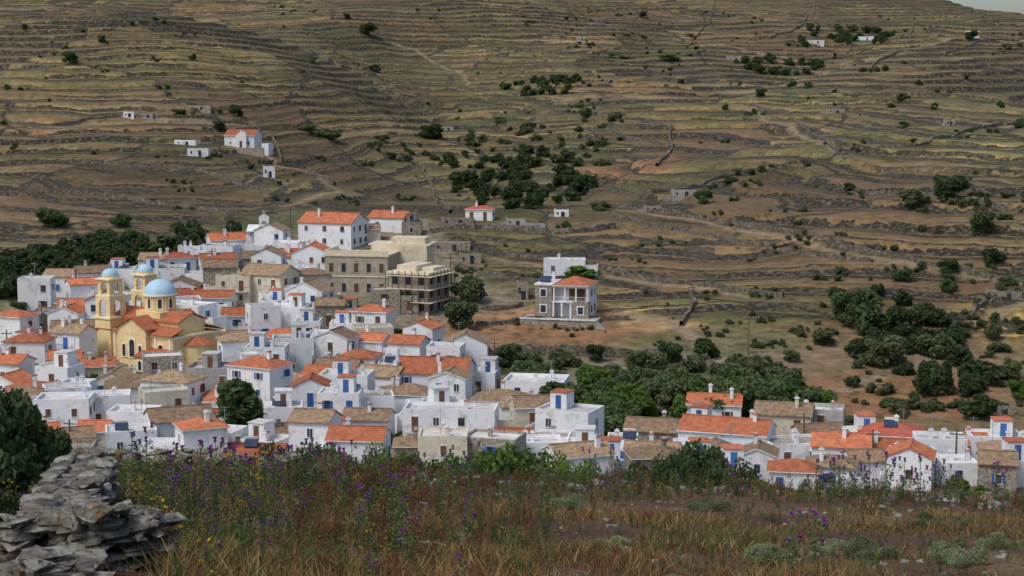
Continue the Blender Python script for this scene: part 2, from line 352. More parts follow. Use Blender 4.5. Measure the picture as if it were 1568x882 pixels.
# ------------------------------------------------------------ houses
placed=[]
def face(kind,w,d):
    if kind=='F': return lambda s,z,o:(s,-d/2-o,z)
    if kind=='B': return lambda s,z,o:(-s,d/2+o,z)
    if kind=='R': return lambda s,z,o:(w/2+o,s,z)
    return lambda s,z,o:(-w/2-o,-s,z)
def fbox(mb,fr,s0,s1,z0,z1,o0,o1,m):
    mb.hexa([fr(s0,z0,o0),fr(s1,z0,o0),fr(s1,z0,o1),fr(s0,z0,o1),fr(s0,z1,o0),fr(s1,z1,o0),fr(s1,z1,o1),fr(s0,z1,o1)],m)
SH={'b':'blue','n':'brown','g':'green','x':'glass'}
def window(mb,fr,s,z,w,h,sh,rnd):
    fbox(mb,fr,s-w/2,s+w/2,z,z+h,-.1,.03,'glass')
    t=.07; fm=sh if rnd.random()<.6 else 'w'
    fbox(mb,fr,s-w/2-t,s-w/2,z-.0,z+h,-.1,.07,fm); fbox(mb,fr,s+w/2,s+w/2+t,z,z+h,-.1,.07,fm)
    fbox(mb,fr,s-w/2-t,s+w/2+t,z+h,z+h+t,-.1,.07,fm); fbox(mb,fr,s-w/2-.12,s+w/2+.12,z-.08,z,-.1,.12,'w' if fm=='w' else 'roofw')
    q=rnd.random()
    if q<.3:
        fbox(mb,fr,s-w/2+.01,s-.012,z+.02,z+h-.02,.035,.06,sh); fbox(mb,fr,s+.012,s+w/2-.01,z+.02,z+h-.02,.035,.06,sh)
    elif q<.5:
        fbox(mb,fr,s-w*.95-t,s-w/2-t-.01,z,z+h,.01,.05,sh); fbox(mb,fr,s+w/2+t+.01,s+w*.95+t,z,z+h,.01,.05,sh)
    else: fbox(mb,fr,s-.03,s+.03,z,z+h,.032,.05,fm)
rnd_edge=False
def gable(mb,w,d,h,rh,rm,wm,axis='x',ov=.3,th=.14):
    if axis=='x': P=lambda a,b,z:(a,b,z); W,D=w,d
    else: P=lambda a,b,z:(-b,a,z); W,D=d,w
    for sx in(-1,1):
        pts=[P(sx*W/2,-D/2,h),P(sx*W/2,D/2,h),P(sx*W/2,0,h+rh)]
        mb.poly(pts if sx>0 else pts[::-1],wm)
    sl=rh/(D/2)
    for sy in(-1,1):
        y1=sy*(D/2+ov); z1=h-ov*sl; a=W/2+ov*.6
        p=[P(-a,0,h+rh+.01),P(a,0,h+rh+.01),P(a,y1,z1+.01),P(-a,y1,z1+.01)]
        if sy>0: p=[p[1],p[0],p[3],p[2]]
        q=[(x,y,z+th) for x,y,z in p]
        mb.hexa(p+q,'w' if rnd_edge else rm,rm)
    p0=P(-W/2-ov*.5,-.14,h+rh+th-.03); p1=P(W/2+ov*.5,.14,h+rh+th+.09)
    mb.box(min(p0[0],p1[0]),max(p0[0],p1[0]),min(p0[1],p1[1]),max(p0[1],p1[1]),p0[2],p1[2],rm)
def hip(mb,w,d,h,rh,rm,ov=.3):
    a,b=w/2+ov,d/2+ov; k=max(a-b,0) if w>d else 0; kb=max(b-a,0) if d>w else 0; z=h; t=h+rh
    r0=(-k,-kb,t); r1=(k,kb,t)
    mb.box(-a,a,-b,b,h-.0,h+.12,'w' if random.random()<.4 else rm); z=h+.122
    A,B,Cc,D=(-a,-b,z),(a,-b,z),(a,b,z),(-a,b,z)
    if w>=d:
        mb.poly([A,B,r1,r0],rm); mb.poly([B,Cc,r1],rm); mb.poly([Cc,D,r0,r1],rm); mb.poly([D,A,r0],rm)
    else:
        mb.poly([A,B,r0],rm); mb.poly([B,Cc,r1,r0],rm); mb.poly([Cc,D,r1],rm); mb.poly([D,A,r0,r1],rm)
def rail(mb,x0,x1,y,z,m,h=.9):
    n=max(int((x1-x0)/.35),2)
    mb.box(x0,x1,y-.03,y+.03,z+h,z+h+.06,m)
    for i in range(n+1):
        x=x0+(x1-x0)*i/n; mb.box(x-.02,x+.02,y-.02,y+.02,z,z+h-.001,m)
def house(u,v,w,h,yaw=0,roof='g',rc='o',wl='w',sh='b',d=None,name=None,extra=''):
    global rnd_edge
    x,y,z=at(u,v,190); s=y/F
    W=w*s; Hh=max(h*s,2.6)
    rnd=random.Random(int(u*31+v*7+w))
    D=(d*s if d else min(max(W*.75,5),9))
    yw=R(yaw); cx=x; cy=y+D/2
    mb=MB(); zlo=-4
    ft='roofw' if rnd.random()<.75 else 's'
    mb.box(-W/2,W/2,-D/2,D/2,zlo,Hh,wl,ft if roof=='f' else None)
    shm=SH[sh]; rnd_edge=rnd.random()<.4
    if roof in'gG':
        ax='x' if roof=='g' else 'y'; dd=D if roof=='g' else W
        gable(mb,W,D,Hh,dd/2*rnd.uniform(.36,.46),rc,wl,ax)
    elif roof=='h': hip(mb,W,D,Hh,min(W,D)/2*.42+.1,rc)
    else:
        ph=rnd.uniform(.25,.6); t=.22
        mb.box(-W/2,W/2,-D/2,-D/2+t,Hh+.001,Hh+ph,wl); mb.box(-W/2,W/2,D/2-t,D/2,Hh+.001,Hh+ph,wl)
        mb.box(-W/2,-W/2+t,-D/2+t+.002,D/2-t-.002,Hh+.001,Hh+ph,wl); mb.box(W/2-t,W/2,-D/2+t+.002,D/2-t-.002,Hh+.001,Hh+ph,wl)
        if rnd.random()<.35:
            a=W*rnd.uniform(-.25,.2); mb.box(a-1.2,a+1.2,D/2-3,D/2-.3,Hh+.003,Hh+2.2,wl); mb.box(a-1.3,a+1.3,D/2-3.1,D/2-.25,Hh+2.2,Hh+2.32,'roofw' if rnd.random()<.5 else 'o')
            fbox(mb,lambda s_,z_,o_:(s_,D/2-3-o_,z_),a-.4,a+.4,Hh+.05,Hh+1.9,-.05,.04,shm)
    ns=max(1,int(round(Hh/3.0))); fh=Hh/ns
    for fk in 'FRLB':
        L=W if fk in'FB' else D
        fr=face(fk,W,D); n=max(1,int(L/rnd.uniform(2.5,3.6)))
        for st in range(ns):
            for i in range(n):
                if rnd.random()<.2: continue
                sp=-L/2+L*(i+.5)/n+rnd.uniform(-.2,.2); zb=st*fh
                if st==0 and rnd.random()<.3 or rnd.random()<.1:
                    fbox(mb,fr,sp-.45,sp+.45,zb+.02,zb+2.1,-.1,.04,shm if rnd.random()<.6 else 'brown')
                    fbox(mb,fr,sp-.55,sp+.55,zb+2.1,zb+2.2,-.1,.08,'w')
                    if st>0 and fk=='F':
                        fbox(mb,fr,sp-1.3,sp+1.3,zb-.14,zb,-.05,.95,'roofw'); yb=-D/2-.9
                        rail(mb,sp-1.25,sp+1.25,yb,zb+.002,shm if rnd.random()<.6 else 'metal')
                else: window(mb,fr,sp,zb+fh*.33,.75,min(1.15,fh*.40),shm,rnd)
    for _ in range(rnd.choice([0,1,1,2])):
        a=rnd.uniform(-W*.35,W*.35); b=rnd.uniform(-D*.3,D*.3); top=Hh+(1.1 if roof=='f' else D*.2+.9)
        mb.box(a-.25,a+.25,b-.25,b+.25,Hh-.5,top,wl); mb.box(a-.34,a+.34,b-.34,b+.34,top+.002,top+.12,'w' if rnd.random()<.6 else 'o')
        mb.box(a-.18,a+.18,b-.18,b+.18,top+.122,top+.32,'roofw')
    if roof=='f' and rnd.random()<.13 or 'S' in extra:
        a=rnd.uniform(-W*.25,W*.25); zt=Hh+.02+(0 if roof=='f' else D*.1); b=-D*.1
        mb.hexa([(a-.9,b-.8,zt+.3),(a+.9,b-.8,zt+.3),(a+.9,b+.4,zt+1.),(a-.9,b+.4,zt+1.),(a-.9,b-.8,zt+.4),(a+.9,b-.8,zt+.4),(a+.9,b+.4,zt+1.1),(a-.9,b+.4,zt+1.1)],'panel')
        mb.box(a-.8,a+.8,b+.42,b+.9,zt+.9,zt+1.35,'roofw')
        for q in(-.7,.7): mb.box(a+q-.03,a+q+.03,b+.6,b+.66,zt-.02,zt+.9,'metal')
    if rnd.random()<.35:
        a=rnd.uniform(-W*.3,W*.3); mb.box(a-.03,a+.03,-.03,.03,Hh,Hh+3.4,'metal'); mb.box(a-.6,a+.6,-.015,.015,Hh+3.1,Hh+3.14,'metal'); mb.box(a-.45,a+.45,-.015,.015,Hh+2.8,Hh+2.84,'metal')
    if rnd.random()<.35 or 'T' in extra:
        sg=rnd.choice([-1,1]); aw=rnd.uniform(2,3.5); ah=Hh*rnd.uniform(.4,.7); x0,x1=(W/2+.002,W/2+aw) if sg>0 else (-W/2-aw,-W/2-.002)
        mb.box(x0,x1,-D*.45,D*.3,zlo,ah,wl,'roofw'); mb.box(x0,x1,-D*.45,-D*.45+.18,ah+.001,ah+.7,wl)
        e0,e1=(x1-.18,x1) if sg>0 else (x0,x0+.18); mb.box(e0,e1,-D*.45+.182,D*.3,ah+.001,ah+.7,wl)
        fbox(mb,lambda s_,z_,o_:(s_,-D*.45-o_,z_),(x0+x1)/2-.4,(x0+x1)/2+.4,ah-2.1,ah-.3,-.05,.04,shm)
    if 'B' in extra:
        zb=Hh-fh; mb.box(-W/2,W/2,-D/2-1.3,-D/2-.002,zb-.15,zb,'roofw'); rail(mb,-W/2+.05,W/2-.05,-D/2-1.25,zb+.002,shm)
        for q in(-.45,0,.45): mb.box(W*q-.1,W*q+.1,-D/2-1.25,-D/2-1.05,zlo,zb-.152,wl)
    if 'E' in extra:
        nst=10
        for i in range(nst):
            xx=-W*.35+i*.45; mb.box(xx,xx+.448,-D/2-1.2,-D/2-.003,zlo,(i+1)*fh/nst,wl)
        mb.box(-W*.35+4.502,-W*.35+6.2,-D/2-1.2,-D/2-.003,zlo,fh,wl)
    nm=name or {'w':'white_house','c':'cream_house','s':'stone_house','t':'grey_house'}[wl]
    mb.obj(nm,(cx,cy,z),yw); placed.append((cx,cy,max(W,D)))
HL=[
(508,380,92,38,-22,'g','o','w','n',60),(598,356,60,22,-20,'g','o','w','b'),(343,392,55,24,20,'g','o','w','b'),(268,418,50,22,25,'h','r','w','b'),(232,420,40,22,0,'g','b','w','b'),
(560,372,40,20,10,'g','b','c','n'),(630,362,30,16,0,'f','o','s','x'),
(455,418,62,24,-15,'g','o','w','b'),(330,428,55,30,15,'g','o','w','b'),(290,400,35,20,0,'f','o','w','b'),(385,400,40,20,0,'f','o','w','b'),
(240,450,78,34,8,'f','o','w','b'),(300,448,48,26,-10,'f','o','w','b'),(122,470,45,34,25,'g','o','w','b'),(185,440,45,24,0,'f','o','w','b'),
(410,467,75,46,-25,'g','b','c','n'),(360,467,55,42,-10,'f','o','c','n'),(472,490,62,44,-18,'G','b','w','b'),(325,482,60,25,0,'g','o','w','b'),(285,478,50,25,10,'g','r','w','b'),
(115,497,62,26,15,'g','o','w','b'),(107,532,66,28,10,'g','b','w','b'),(70,500,40,22,0,'f','b','s','x'),(30,515,60,26,-10,'g','b','s','x'),
(590,484,46,38,0,'f','o','s','n'),(418,490,45,26,0,'f','o','w','b'),(360,508,45,24,8,'g','o','w','b'),(505,500,45,32,0,'g','b','s','n'),(540,500,40,22,0,'f','b','s','x'),
(432,540,72,22,-12,'h','o','w','b'),(350,545,72,24,12,'g','b','w','n'),(500,545,62,32,-10,'f','o','w','b'),(525,522,42,22,0,'f','o','w','b'),(470,520,40,24,0,'f','o','w','b'),
(647,540,50,38,-20,'G','o','w','b'),(60,545,45,22,10,'g','o','w','b'),(30,560,62,28,-10,'f','o','w','b'),(12,592,55,36,-15,'g','o','w','b'),(95,582,50,32,10,'g','o','w','b'),
(145,592,52,30,15,'g','o','c','b'),(205,628,100,34,12,'h','b','w','b'),(262,628,60,34,-8,'f','o','w','b'),(317,606,62,36,12,'g','o','w','b'),(395,640,82,78,-28,'h','o','w','b'),
(462,612,58,24,-10,'g','b','w','b'),(505,612,80,36,-12,'g','o','w','b'),(550,578,60,30,-12,'h','o','w','b'),(600,585,45,25,0,'f','o','w','b'),(666,618,112,46,-8,'g','o','w','b'),
(738,604,50,30,-10,'f','b','w','b'),(822,634,96,46,-10,'f','o','w','b'),(768,648,90,32,-10,'h','b','w','b'),(620,640,86,34,-12,'h','b','w','b'),(572,655,58,46,8,'f','o','w','b'),
(42,648,85,46,8,'h','o','w','b'),(112,645,46,54,-8,'f','o','w','b'),(162,655,66,46,12,'f','o','w','n'),(345,644,78,34,20,'h','o','w','b'),(268,692,98,48,22,'g','b','w','b'),
(195,702,78,38,15,'f','o','w','b',None,None,'S'),(100,704,70,32,20,'g','b','c','n'),(140,690,50,22,0,'g','o','w','b'),(432,694,72,30,25,'g','b','s','n'),(487,680,68,26,-10,'h','o','s','n'),
(387,728,98,20,-5,'g','o','s','n',60,None,'S'),(562,688,74,46,-6,'g','b','w','b',None,None,'B'),(690,692,145,62,-6,'f','o','w','n',60,None,'E'),(632,680,40,42,-6,'f','o','w','n'),(508,702,62,24,0,'f','o','w','n'),
(787,716,60,42,-6,'g','o','w','b'),(830,716,90,42,-8,'f','o','w','g'),(888,724,76,36,-6,'f','o','w','n'),(320,690,50,30,0,'f','o','w','b'),(245,720,60,28,0,'f','o','w','b'),
(25,690,60,30,0,'f','o','w','b'),
(1098,652,84,32,-10,'g','o','w','n'),(1205,692,88,58,-14,'g','b','c','n'),(1262,684,70,52,-14,'f','o','t','n'),(1118,708,140,46,-20,'g','o','w','b',80),(1258,700,76,34,12,'g','b','w','n'),
(1295,728,92,44,-12,'g','o','w','b'),(1372,702,98,34,-12,'h','r','w','b',None,None,'S'),(1362,722,84,28,-12,'g','o','w','b'),(1445,718,78,42,-8,'f','o','w','n'),(1530,714,80,40,-6,'f','o','w','b'),
(1497,712,40,22,-6,'g','o','w','b'),(1535,756,58,46,-14,'g','b','s','b'),(1220,760,76,24,-10,'h','o','w','b'),(1165,738,56,40,-12,'G','b','w','n'),(1005,692,88,32,-14,'g','b','s','n'),
(1002,730,86,34,-10,'g','b','w','n'),(955,718,48,40,-6,'f','o','w','b'),(1060,720,50,28,0,'f','o','w','b'),(1405,735,70,30,-8,'f','o','w','g',None,None,'B'),(1470,745,60,22,0,'f','o','w','b'),
(1325,695,40,22,0,'f','o','w','b'),(930,740,40,28,0,'f','o','w','b'),(1080,742,60,22,0,'f','o','w','b'),(1120,755,50,20,0,'f','b','w','b'),
]
for e in HL:
    e=list(e)+[None]*3
    house(*e[:9],d=e[9],name=e[10],extra=e[11] or '')
def inpoly(px,py,P):
    c=False;j=len(P)-1
    for i in range(len(P)):
        if (P[i][1]>py)!=(P[j][1]>py) and px<(P[j][0]-P[i][0])*(py-P[i][1])/(P[j][1]-P[i][1])+P[i][0]: c=not c
        j=i
    return c
VP=[(0,505),(95,450),(200,425),(330,385),(450,370),(480,400),(490,490),(570,505),(600,560),(690,570),(780,600),(860,625),(850,690),(930,715),(1060,725),(1060,760),(300,735),(60,730),(0,700)]
VR=[(1070,675),(1200,700),(1300,710),(1568,710),(1600,760),(1100,765)]
church_c=at(236,558,190)
big=at(690,692,190)
rf=random.Random(12); cnt=0
keep=[(church_c[0],church_c[1]+4,19),(church_c[0]+2,church_c[1]-5,10),(big[0]-3,big[1]-5,10),(big[0]+3,big[1]-5,10)]
for it in range(2600):
    u=rf.uniform(0,1590); v=rf.uniform(375,760)
    inR=inpoly(u,v,VR)
    if not(inpoly(u,v,VP) or inR): continue
    x,y,z=at(u,v,190,True)
    w=rf.uniform(5.2,8.5)
    if any(math.hypot(x-a,(y+3-b))<(w+c)*.43+.3 for a,b,c in placed): continue
    if any(math.hypot(x-a,y+3-b)<c*.5+w*.6 for a,b,c in keep): continue
    t=rf.choice(['f','f','f','g','g','h','G']); rc=rf.choice(['o','b','b']); wl=rf.choices(['w','c','s','t'],[.76,.09,.10,.05])[0]
    s=y/F
    hh=rf.choice([3.0,4.2,5.6,6.])
    if inR: hh=rf.choice([2.8,3.2,4.])
    house(u,v,w/s,hh/s,rf.uniform(-25,25),t,rc,wl,rf.choice(['b','b','n','n']))
    cnt+=1
print('filler',cnt,'houses',len(placed))

# ------------------------------------------------------------ church
def church():
    mb=MB(); L,W,hh=15.5,9.5,5.6
    mb.box(0,L,-W/2,W/2,-4,hh,'yel')
    mb.box(1,L-1,-2.6,2.6,hh+.002,hh+1.7,'yel')
    def roofx(x0,x1,ya,za,yb,zb,m='o'):
        p=[(x0,ya,za),(x1,ya,za),(x1,yb,zb),(x0,yb,zb)]
        if ya>yb: p=[p[1],p[0],p[3],p[2]]
        mb.hexa(p+[(a,b,c+.16) for a,b,c in p],m)
    for sy in(-1,1):
        roofx(-.2,L+.2,sy*(W/2+.4),hh+.0,sy*2.62,hh+.9)
        roofx(.7,L-.7,sy*2.95,hh+1.65,0,hh+2.9)
    for x,n_ in((1,-1),(L-1,1)):
        p=[(x,-2.6,hh+1.7),(x,2.6,hh+1.7),(x,0,hh+2.85)]; mb.poly(p if n_>0 else p[::-1],'yel')
    cx=L*.52
    mb.box(cx-2.9,cx+2.9,-W/2-.9,W/2+.9,-4,hh+.75,'yel')
    for s_ in(-1,1):
        yy=s_*(W/2+.9); p=[(cx-2.9,yy,hh+.75),(cx+2.9,yy,hh+.75),(cx,yy,hh+2.3)]; mb.poly(p if s_<0 else p[::-1],'yel')
    for sx in(-1,1):
        p=[(cx+sx*3.2,-W/2-1.2,hh+.6),(cx,-W/2-1.2,hh+2.33),(cx,W/2+1.2,hh+2.33),(cx+sx*3.2,W/2+1.2,hh+.6)]
        if sx>0: p=[p[1],p[0],p[3],p[2]]
        mb.hexa(p+[(a,b,c+.16) for a,b,c in p],'o')
    mb.box(-.15,cx-2.92,-W/2-.15,-W/2-.003,hh-.35,hh-.05,'yel2'); mb.box(cx+2.92,L+.15,-W/2-.15,-W/2-.003,hh-.35,hh-.05,'yel2'); mb.box(-.15,L+.15,W/2+.903,W/2+1.0,hh-.35,hh-.05,'yel2')
    mb.box(L+.003,L+.15,-W/2-.003,W/2+.003,hh-.35,hh-.05,'yel2')
    for x in(.5,3.4,cx+4.0,L-.5):
        for s_ in(-1,1):
            y0,y1=sorted((s_*(W/2+.002),s_*(W/2+.13))); mb.box(x-.2,x+.2,y0,y1,-3,hh-.36,'yel2')
    def archwin(fr,s,z,w,h,m='glass',tr='yel2'):
        n=8;r=w/2;pts=[(s-r,z),(s+r,z)]+[(s+r*math.cos(math.pi*i/n),z+h-r+r*math.sin(math.pi*i/n)) for i in range(n+1)]
        mb.poly([fr(a,b,.02) for a,b in pts],m)
        mb.arch(fr,s-r-.2,s+r+.2,z,z+h+.2,w,h,.0,.09,tr)
        fbox(mb,fr,s-r-.25,s+r+.25,z-.15,z-.002,0,.14,tr)
    frF=lambda s,z,o:(s,-W/2-o,z); frT=lambda s,z,o:(s,-W/2-.9-o,z); frB=lambda s,z,o:(L-s,W/2+o,z)
    for x in(1.9,cx+3.6+1.4): archwin(frF,x,2.2,1.0,2.1); archwin(frB,L-x,2.2,1.0,2.1)
    archwin(frT,cx,2.2,1.1,2.6); archwin(frT,cx-1.7,2.2,.7,1.8); archwin(frT,cx+1.7,2.2,.7,1.8)
    frX=lambda s,z,o:(-o,-s,z)
    archwin(frX,0,.1,1.6,3.0,'brown'); archwin(frX,-2.3,2.,.8,2.); archwin(frX,2.3,2.,.8,2.)
    p=[(-.05,-2.7,hh),(-.05,0,hh+2.9),(-.05,2.7,hh)]; q=[(.9,a,b) for _,a,b in p]
    mb.poly(p,'yel'); mb.poly(q[::-1],'yel'); mb.poly([p[0],q[0],q[1],p[1]],'yel2'); mb.poly([p[1],q[1],q[2],p[2]],'yel2')
    mb.cyl(L,0,-4,4.2,2.6,2.6,'yel',16); mb.cyl(L,0,4.202,5.4,2.85,.1,'o',16)
    mb.box(L-5.2,L-.3,-W/2-2.6,-W/2-.003,-4,2.6,'yel'); mb.hexa([(L-5.4,-W/2-2.8,2.6),(L-.1,-W/2-2.8,2.6),(L-.1,-W/2-.01,3.6),(L-5.4,-W/2-.01,3.6),(L-5.4,-W/2-2.8,2.75),(L-.1,-W/2-2.8,2.75),(L-.1,-W/2-.01,3.75),(L-5.4,-W/2-.01,3.75)],'r')
    fa=lambda s,z,o:(s,-W/2-2.6-o,z); archwin(fa,L-4,.8,.7,1.4); archwin(fa,L-1.6,.8,.7,1.4)
    mb.box(cx-2.5,cx+2.5,-2.5,2.5,hh+1.7,hh+2.9,'yel')
    z0,z1=hh+2.902,hh+5.1; rd=2.3
    mb.cyl(cx,0,z0,z1,rd,rd,'yel',8,ph=math.pi/8)
    for i in range(8):
        a=2*math.pi*i/8; ca,sa=math.cos(a),math.sin(a); ap=rd*math.cos(math.pi/8)
        fr=lambda s,z,o,ca=ca,sa=sa:(cx+(ap+o)*ca-s*sa,(ap+o)*sa+s*ca,z)
        archwin(fr,0,z0+.45,.55,1.4)
    mb.cyl(cx,0,z1+.002,z1+.22,rd+.25,rd+.25,'yel2',24)
    mb.dome(cx,0,z1+.222,rd+.05,2.15,'dome',28,9); mb.cross(cx,0,z1+2.35,1.1,'metal')
    for s_ in(-1,1):
        ty=s_*(W/2-1.3); tx=1.2; a=1.65
        mb.box(tx-a,tx+a,ty-a,ty+a,-4,hh+1.6,'yel')
        zt=hh+1.6
        for tier,(aa,th) in enumerate(((1.55,3.0),(1.25,2.2))):
            mb.box(tx-aa-.3,tx+aa+.3,ty-aa-.3,ty+aa+.3,zt,zt+.25,'yel2'); zt+=.252
            for k_ in range(4):
                ca,sa=round(math.cos(k_*math.pi/2)),round(math.sin(k_*math.pi/2))
                fr=lambda s,z,o,ca=ca,sa=sa:(tx+(aa-.35+o)*ca-s*sa,ty+(aa-.35+o)*sa+s*ca,z)
                e=aa if k_%2==0 else aa-.352
                mb.arch(fr,-e,e,zt,zt+th,aa*1.05,th*.85,0,.35,'yel')
            mb.box(tx-.12,tx+.12,ty-.12,ty+.12,zt+th*.45,zt+th*.75,'metal')
            zt+=th+.002
        mb.box(tx-1.55,tx+1.55,ty-1.55,ty+1.55,zt,zt+.22,'yel2'); zt+=.222
        mb.cyl(tx,ty,zt,zt+.35,1.2,1.2,'yel',12); mb.dome(tx,ty,zt+.352,1.22,1.05,'dome',18,7); mb.cross(tx,ty,zt+1.4,.9)
    yaw=R(-35); sc=1.17
    c=church_c; ox=c[0]-L/2*math.cos(yaw)*sc; oy=c[1]+5-L/2*math.sin(yaw)*sc
    mb.obj('domed_church',(ox,oy,c[2]-1.2),yaw,None,sc)
church()
def chapel(u,v,w,h,yaw,name,belf):
    x,y,z=at(u,v,190); s=y/F; W,D,Hh=w*s,w*s*.7,h*s; mb=MB()
    mb.box(-W/2,W/2,-D/2,D/2,-3,Hh,'w'); global rnd_edge; rnd_edge=True
    if belf=='x': gable(mb,W,D,Hh,D*.2,'w','w','x')
    else: gable(mb,W,D,Hh,D*.25,'o','w','x')
    fr=face('F',W,D); fbox(mb,fr,-.45,.45,.05,1.9,-.05,.04,'brown' if belf=='y' else 'blue')
    rr=random.Random(2)
    window(mb,fr,-W*.3,1.,.5,.8,'blue',rr); window(mb,fr,W*.3,1.,.5,.8,'blue',rr)
    if belf=='y':
        gx=W*.1; mb.box(gx-1.7,gx+1.7,-D/2-1.2,-D/2-.002,-3,Hh,'w'); p=[(gx-1.7,-D/2-1.2,Hh),(gx+1.7,-D/2-1.2,Hh),(gx,-D/2-1.2,Hh+1.3)]; q=[(a,b+2.6,c_) for a,b,c_ in p]
        mb.poly(p,'w'); mb.poly([p[0],p[2],q[2],q[0]],'w'); mb.poly([p[2],p[1],q[1],q[2]],'w'); mb.box(gx-.4,gx+.4,-D/2-1.24,-D/2-1.2,.05,2.,'brown'); mb.cross(gx,-D/2-1.,Hh+1.25,.7,'w',.05)
    else:
        f2=lambda s_,z_,o_:(s_,-D/2+.2-o_,z_); zb=Hh+.5; bw=1.1
        mb.box(-bw-.1,bw+.1,-D/2-.22,-D/2+.22,Hh-.3,zb,'w')
        mb.arch(f2,-bw,bw,zb,zb+bw*2.3,bw*1.0,bw*1.6,0,.36,'w')
        p=[(-bw-.12,-D/2-.2,zb+bw*2.3),(bw+.12,-D/2-.2,zb+bw*2.3),(0,-D/2-.2,zb+bw*3.1)]; q=[(a,b+.44,c_) for a,b,c_ in p]
        mb.poly(p,'w'); mb.poly(q[::-1],'w'); mb.poly([p[0],p[2],q[2],q[0]],'w'); mb.poly([p[2],p[1],q[1],q[2]],'w'); mb.cross(0,-D/2,zb+bw*3.1,.7,'w',.05)
    mb.obj(name,(x,y+D/2,z),R(yaw)); return x,y,z,s
chapel(405,380,52,26,0,'belfry_chapel','x')
x,y,z,s=chapel(370,226,48,18,-12,'hillside_chapel','y')
mb=MB(); mb.box(-11,-6.4,-3,3,-3,.8,'w'); mb.box(6.7,8.9,-2,2,-3,1.2,'w','roofw'); mb.box(-14,9,-6.4,-5.8,-4,.0,'s'); mb.obj('chapel_courtyard',(x,y+3,z),R(-12))
def hut(u,v,w,h,wl='s',yaw=0,name='stone_hut',rt=None):
    x,y,z=at(u,v,190); s=y/F; W,D,Hh=w*s,max(w*s*.6,3),h*s; mb=MB()
    mb.box(-W/2,W/2,-D/2,D/2,-2.5,Hh,wl,rt or 's'); t=.25
    mb.box(-W/2,W/2,-D/2,-D/2+t,Hh+.001,Hh+.3,wl); mb.box(-W/2,-W/2+t,-D/2+t+.002,D/2,Hh+.001,Hh+.3,wl)
    fr=face('F',W,D); fbox(mb,fr,-.5+W*.1,.4+W*.1,.0,min(1.8,Hh-.2),-.05,.04,'glass'); fbox(mb,fr,-W*.35,-W*.35+.5,Hh*.4,Hh*.75,-.05,.04,'glass')
    mb.box(-W*.9,-W/2-.01,-D/2,-D/2+.5,-2,.6,'s')
    mb.obj(name,(x,y+D/2,z),R(yaw))
for a in [(303,240,32,11,'w'),(411,272,18,16,'w',8),(285,222,34,6,'w',-10),(197,180,16,7,'w'),(225,182,18,5,'t'),(935,127,18,5,'s'),(910,176,22,5,'s'),(1048,303,36,10,'t'),(1000,325,26,7,'s'),(1280,173,26,5,'s'),(1125,93,22,5,'t'),
    (1490,55,18,7,'w'),(1455,192,14,7,'s'),(305,168,34,5,'s'),(700,345,50,9,'s'),(690,385,60,12,'s'),(720,405,34,14,'s'),(790,345,30,8,'t'),(860,332,22,9,'w'),(890,65,14,4,'t'),(1325,62,30,5,'w'),(1250,68,24,5,'w'),(1540,460,50,12,'s'),(1535,635,40,10,'s'),(820,352,30,8,'t'),(760,350,26,6,'s'),(800,460,18,26,'s'),(685,200,18,5,'t')]:
    hut(*a)
house(865,424,64,22,-4,'f','o','w','n',30,'farm_shed'); house(735,338,42,13,-8,'h','r','w','n',25,'farm_house')

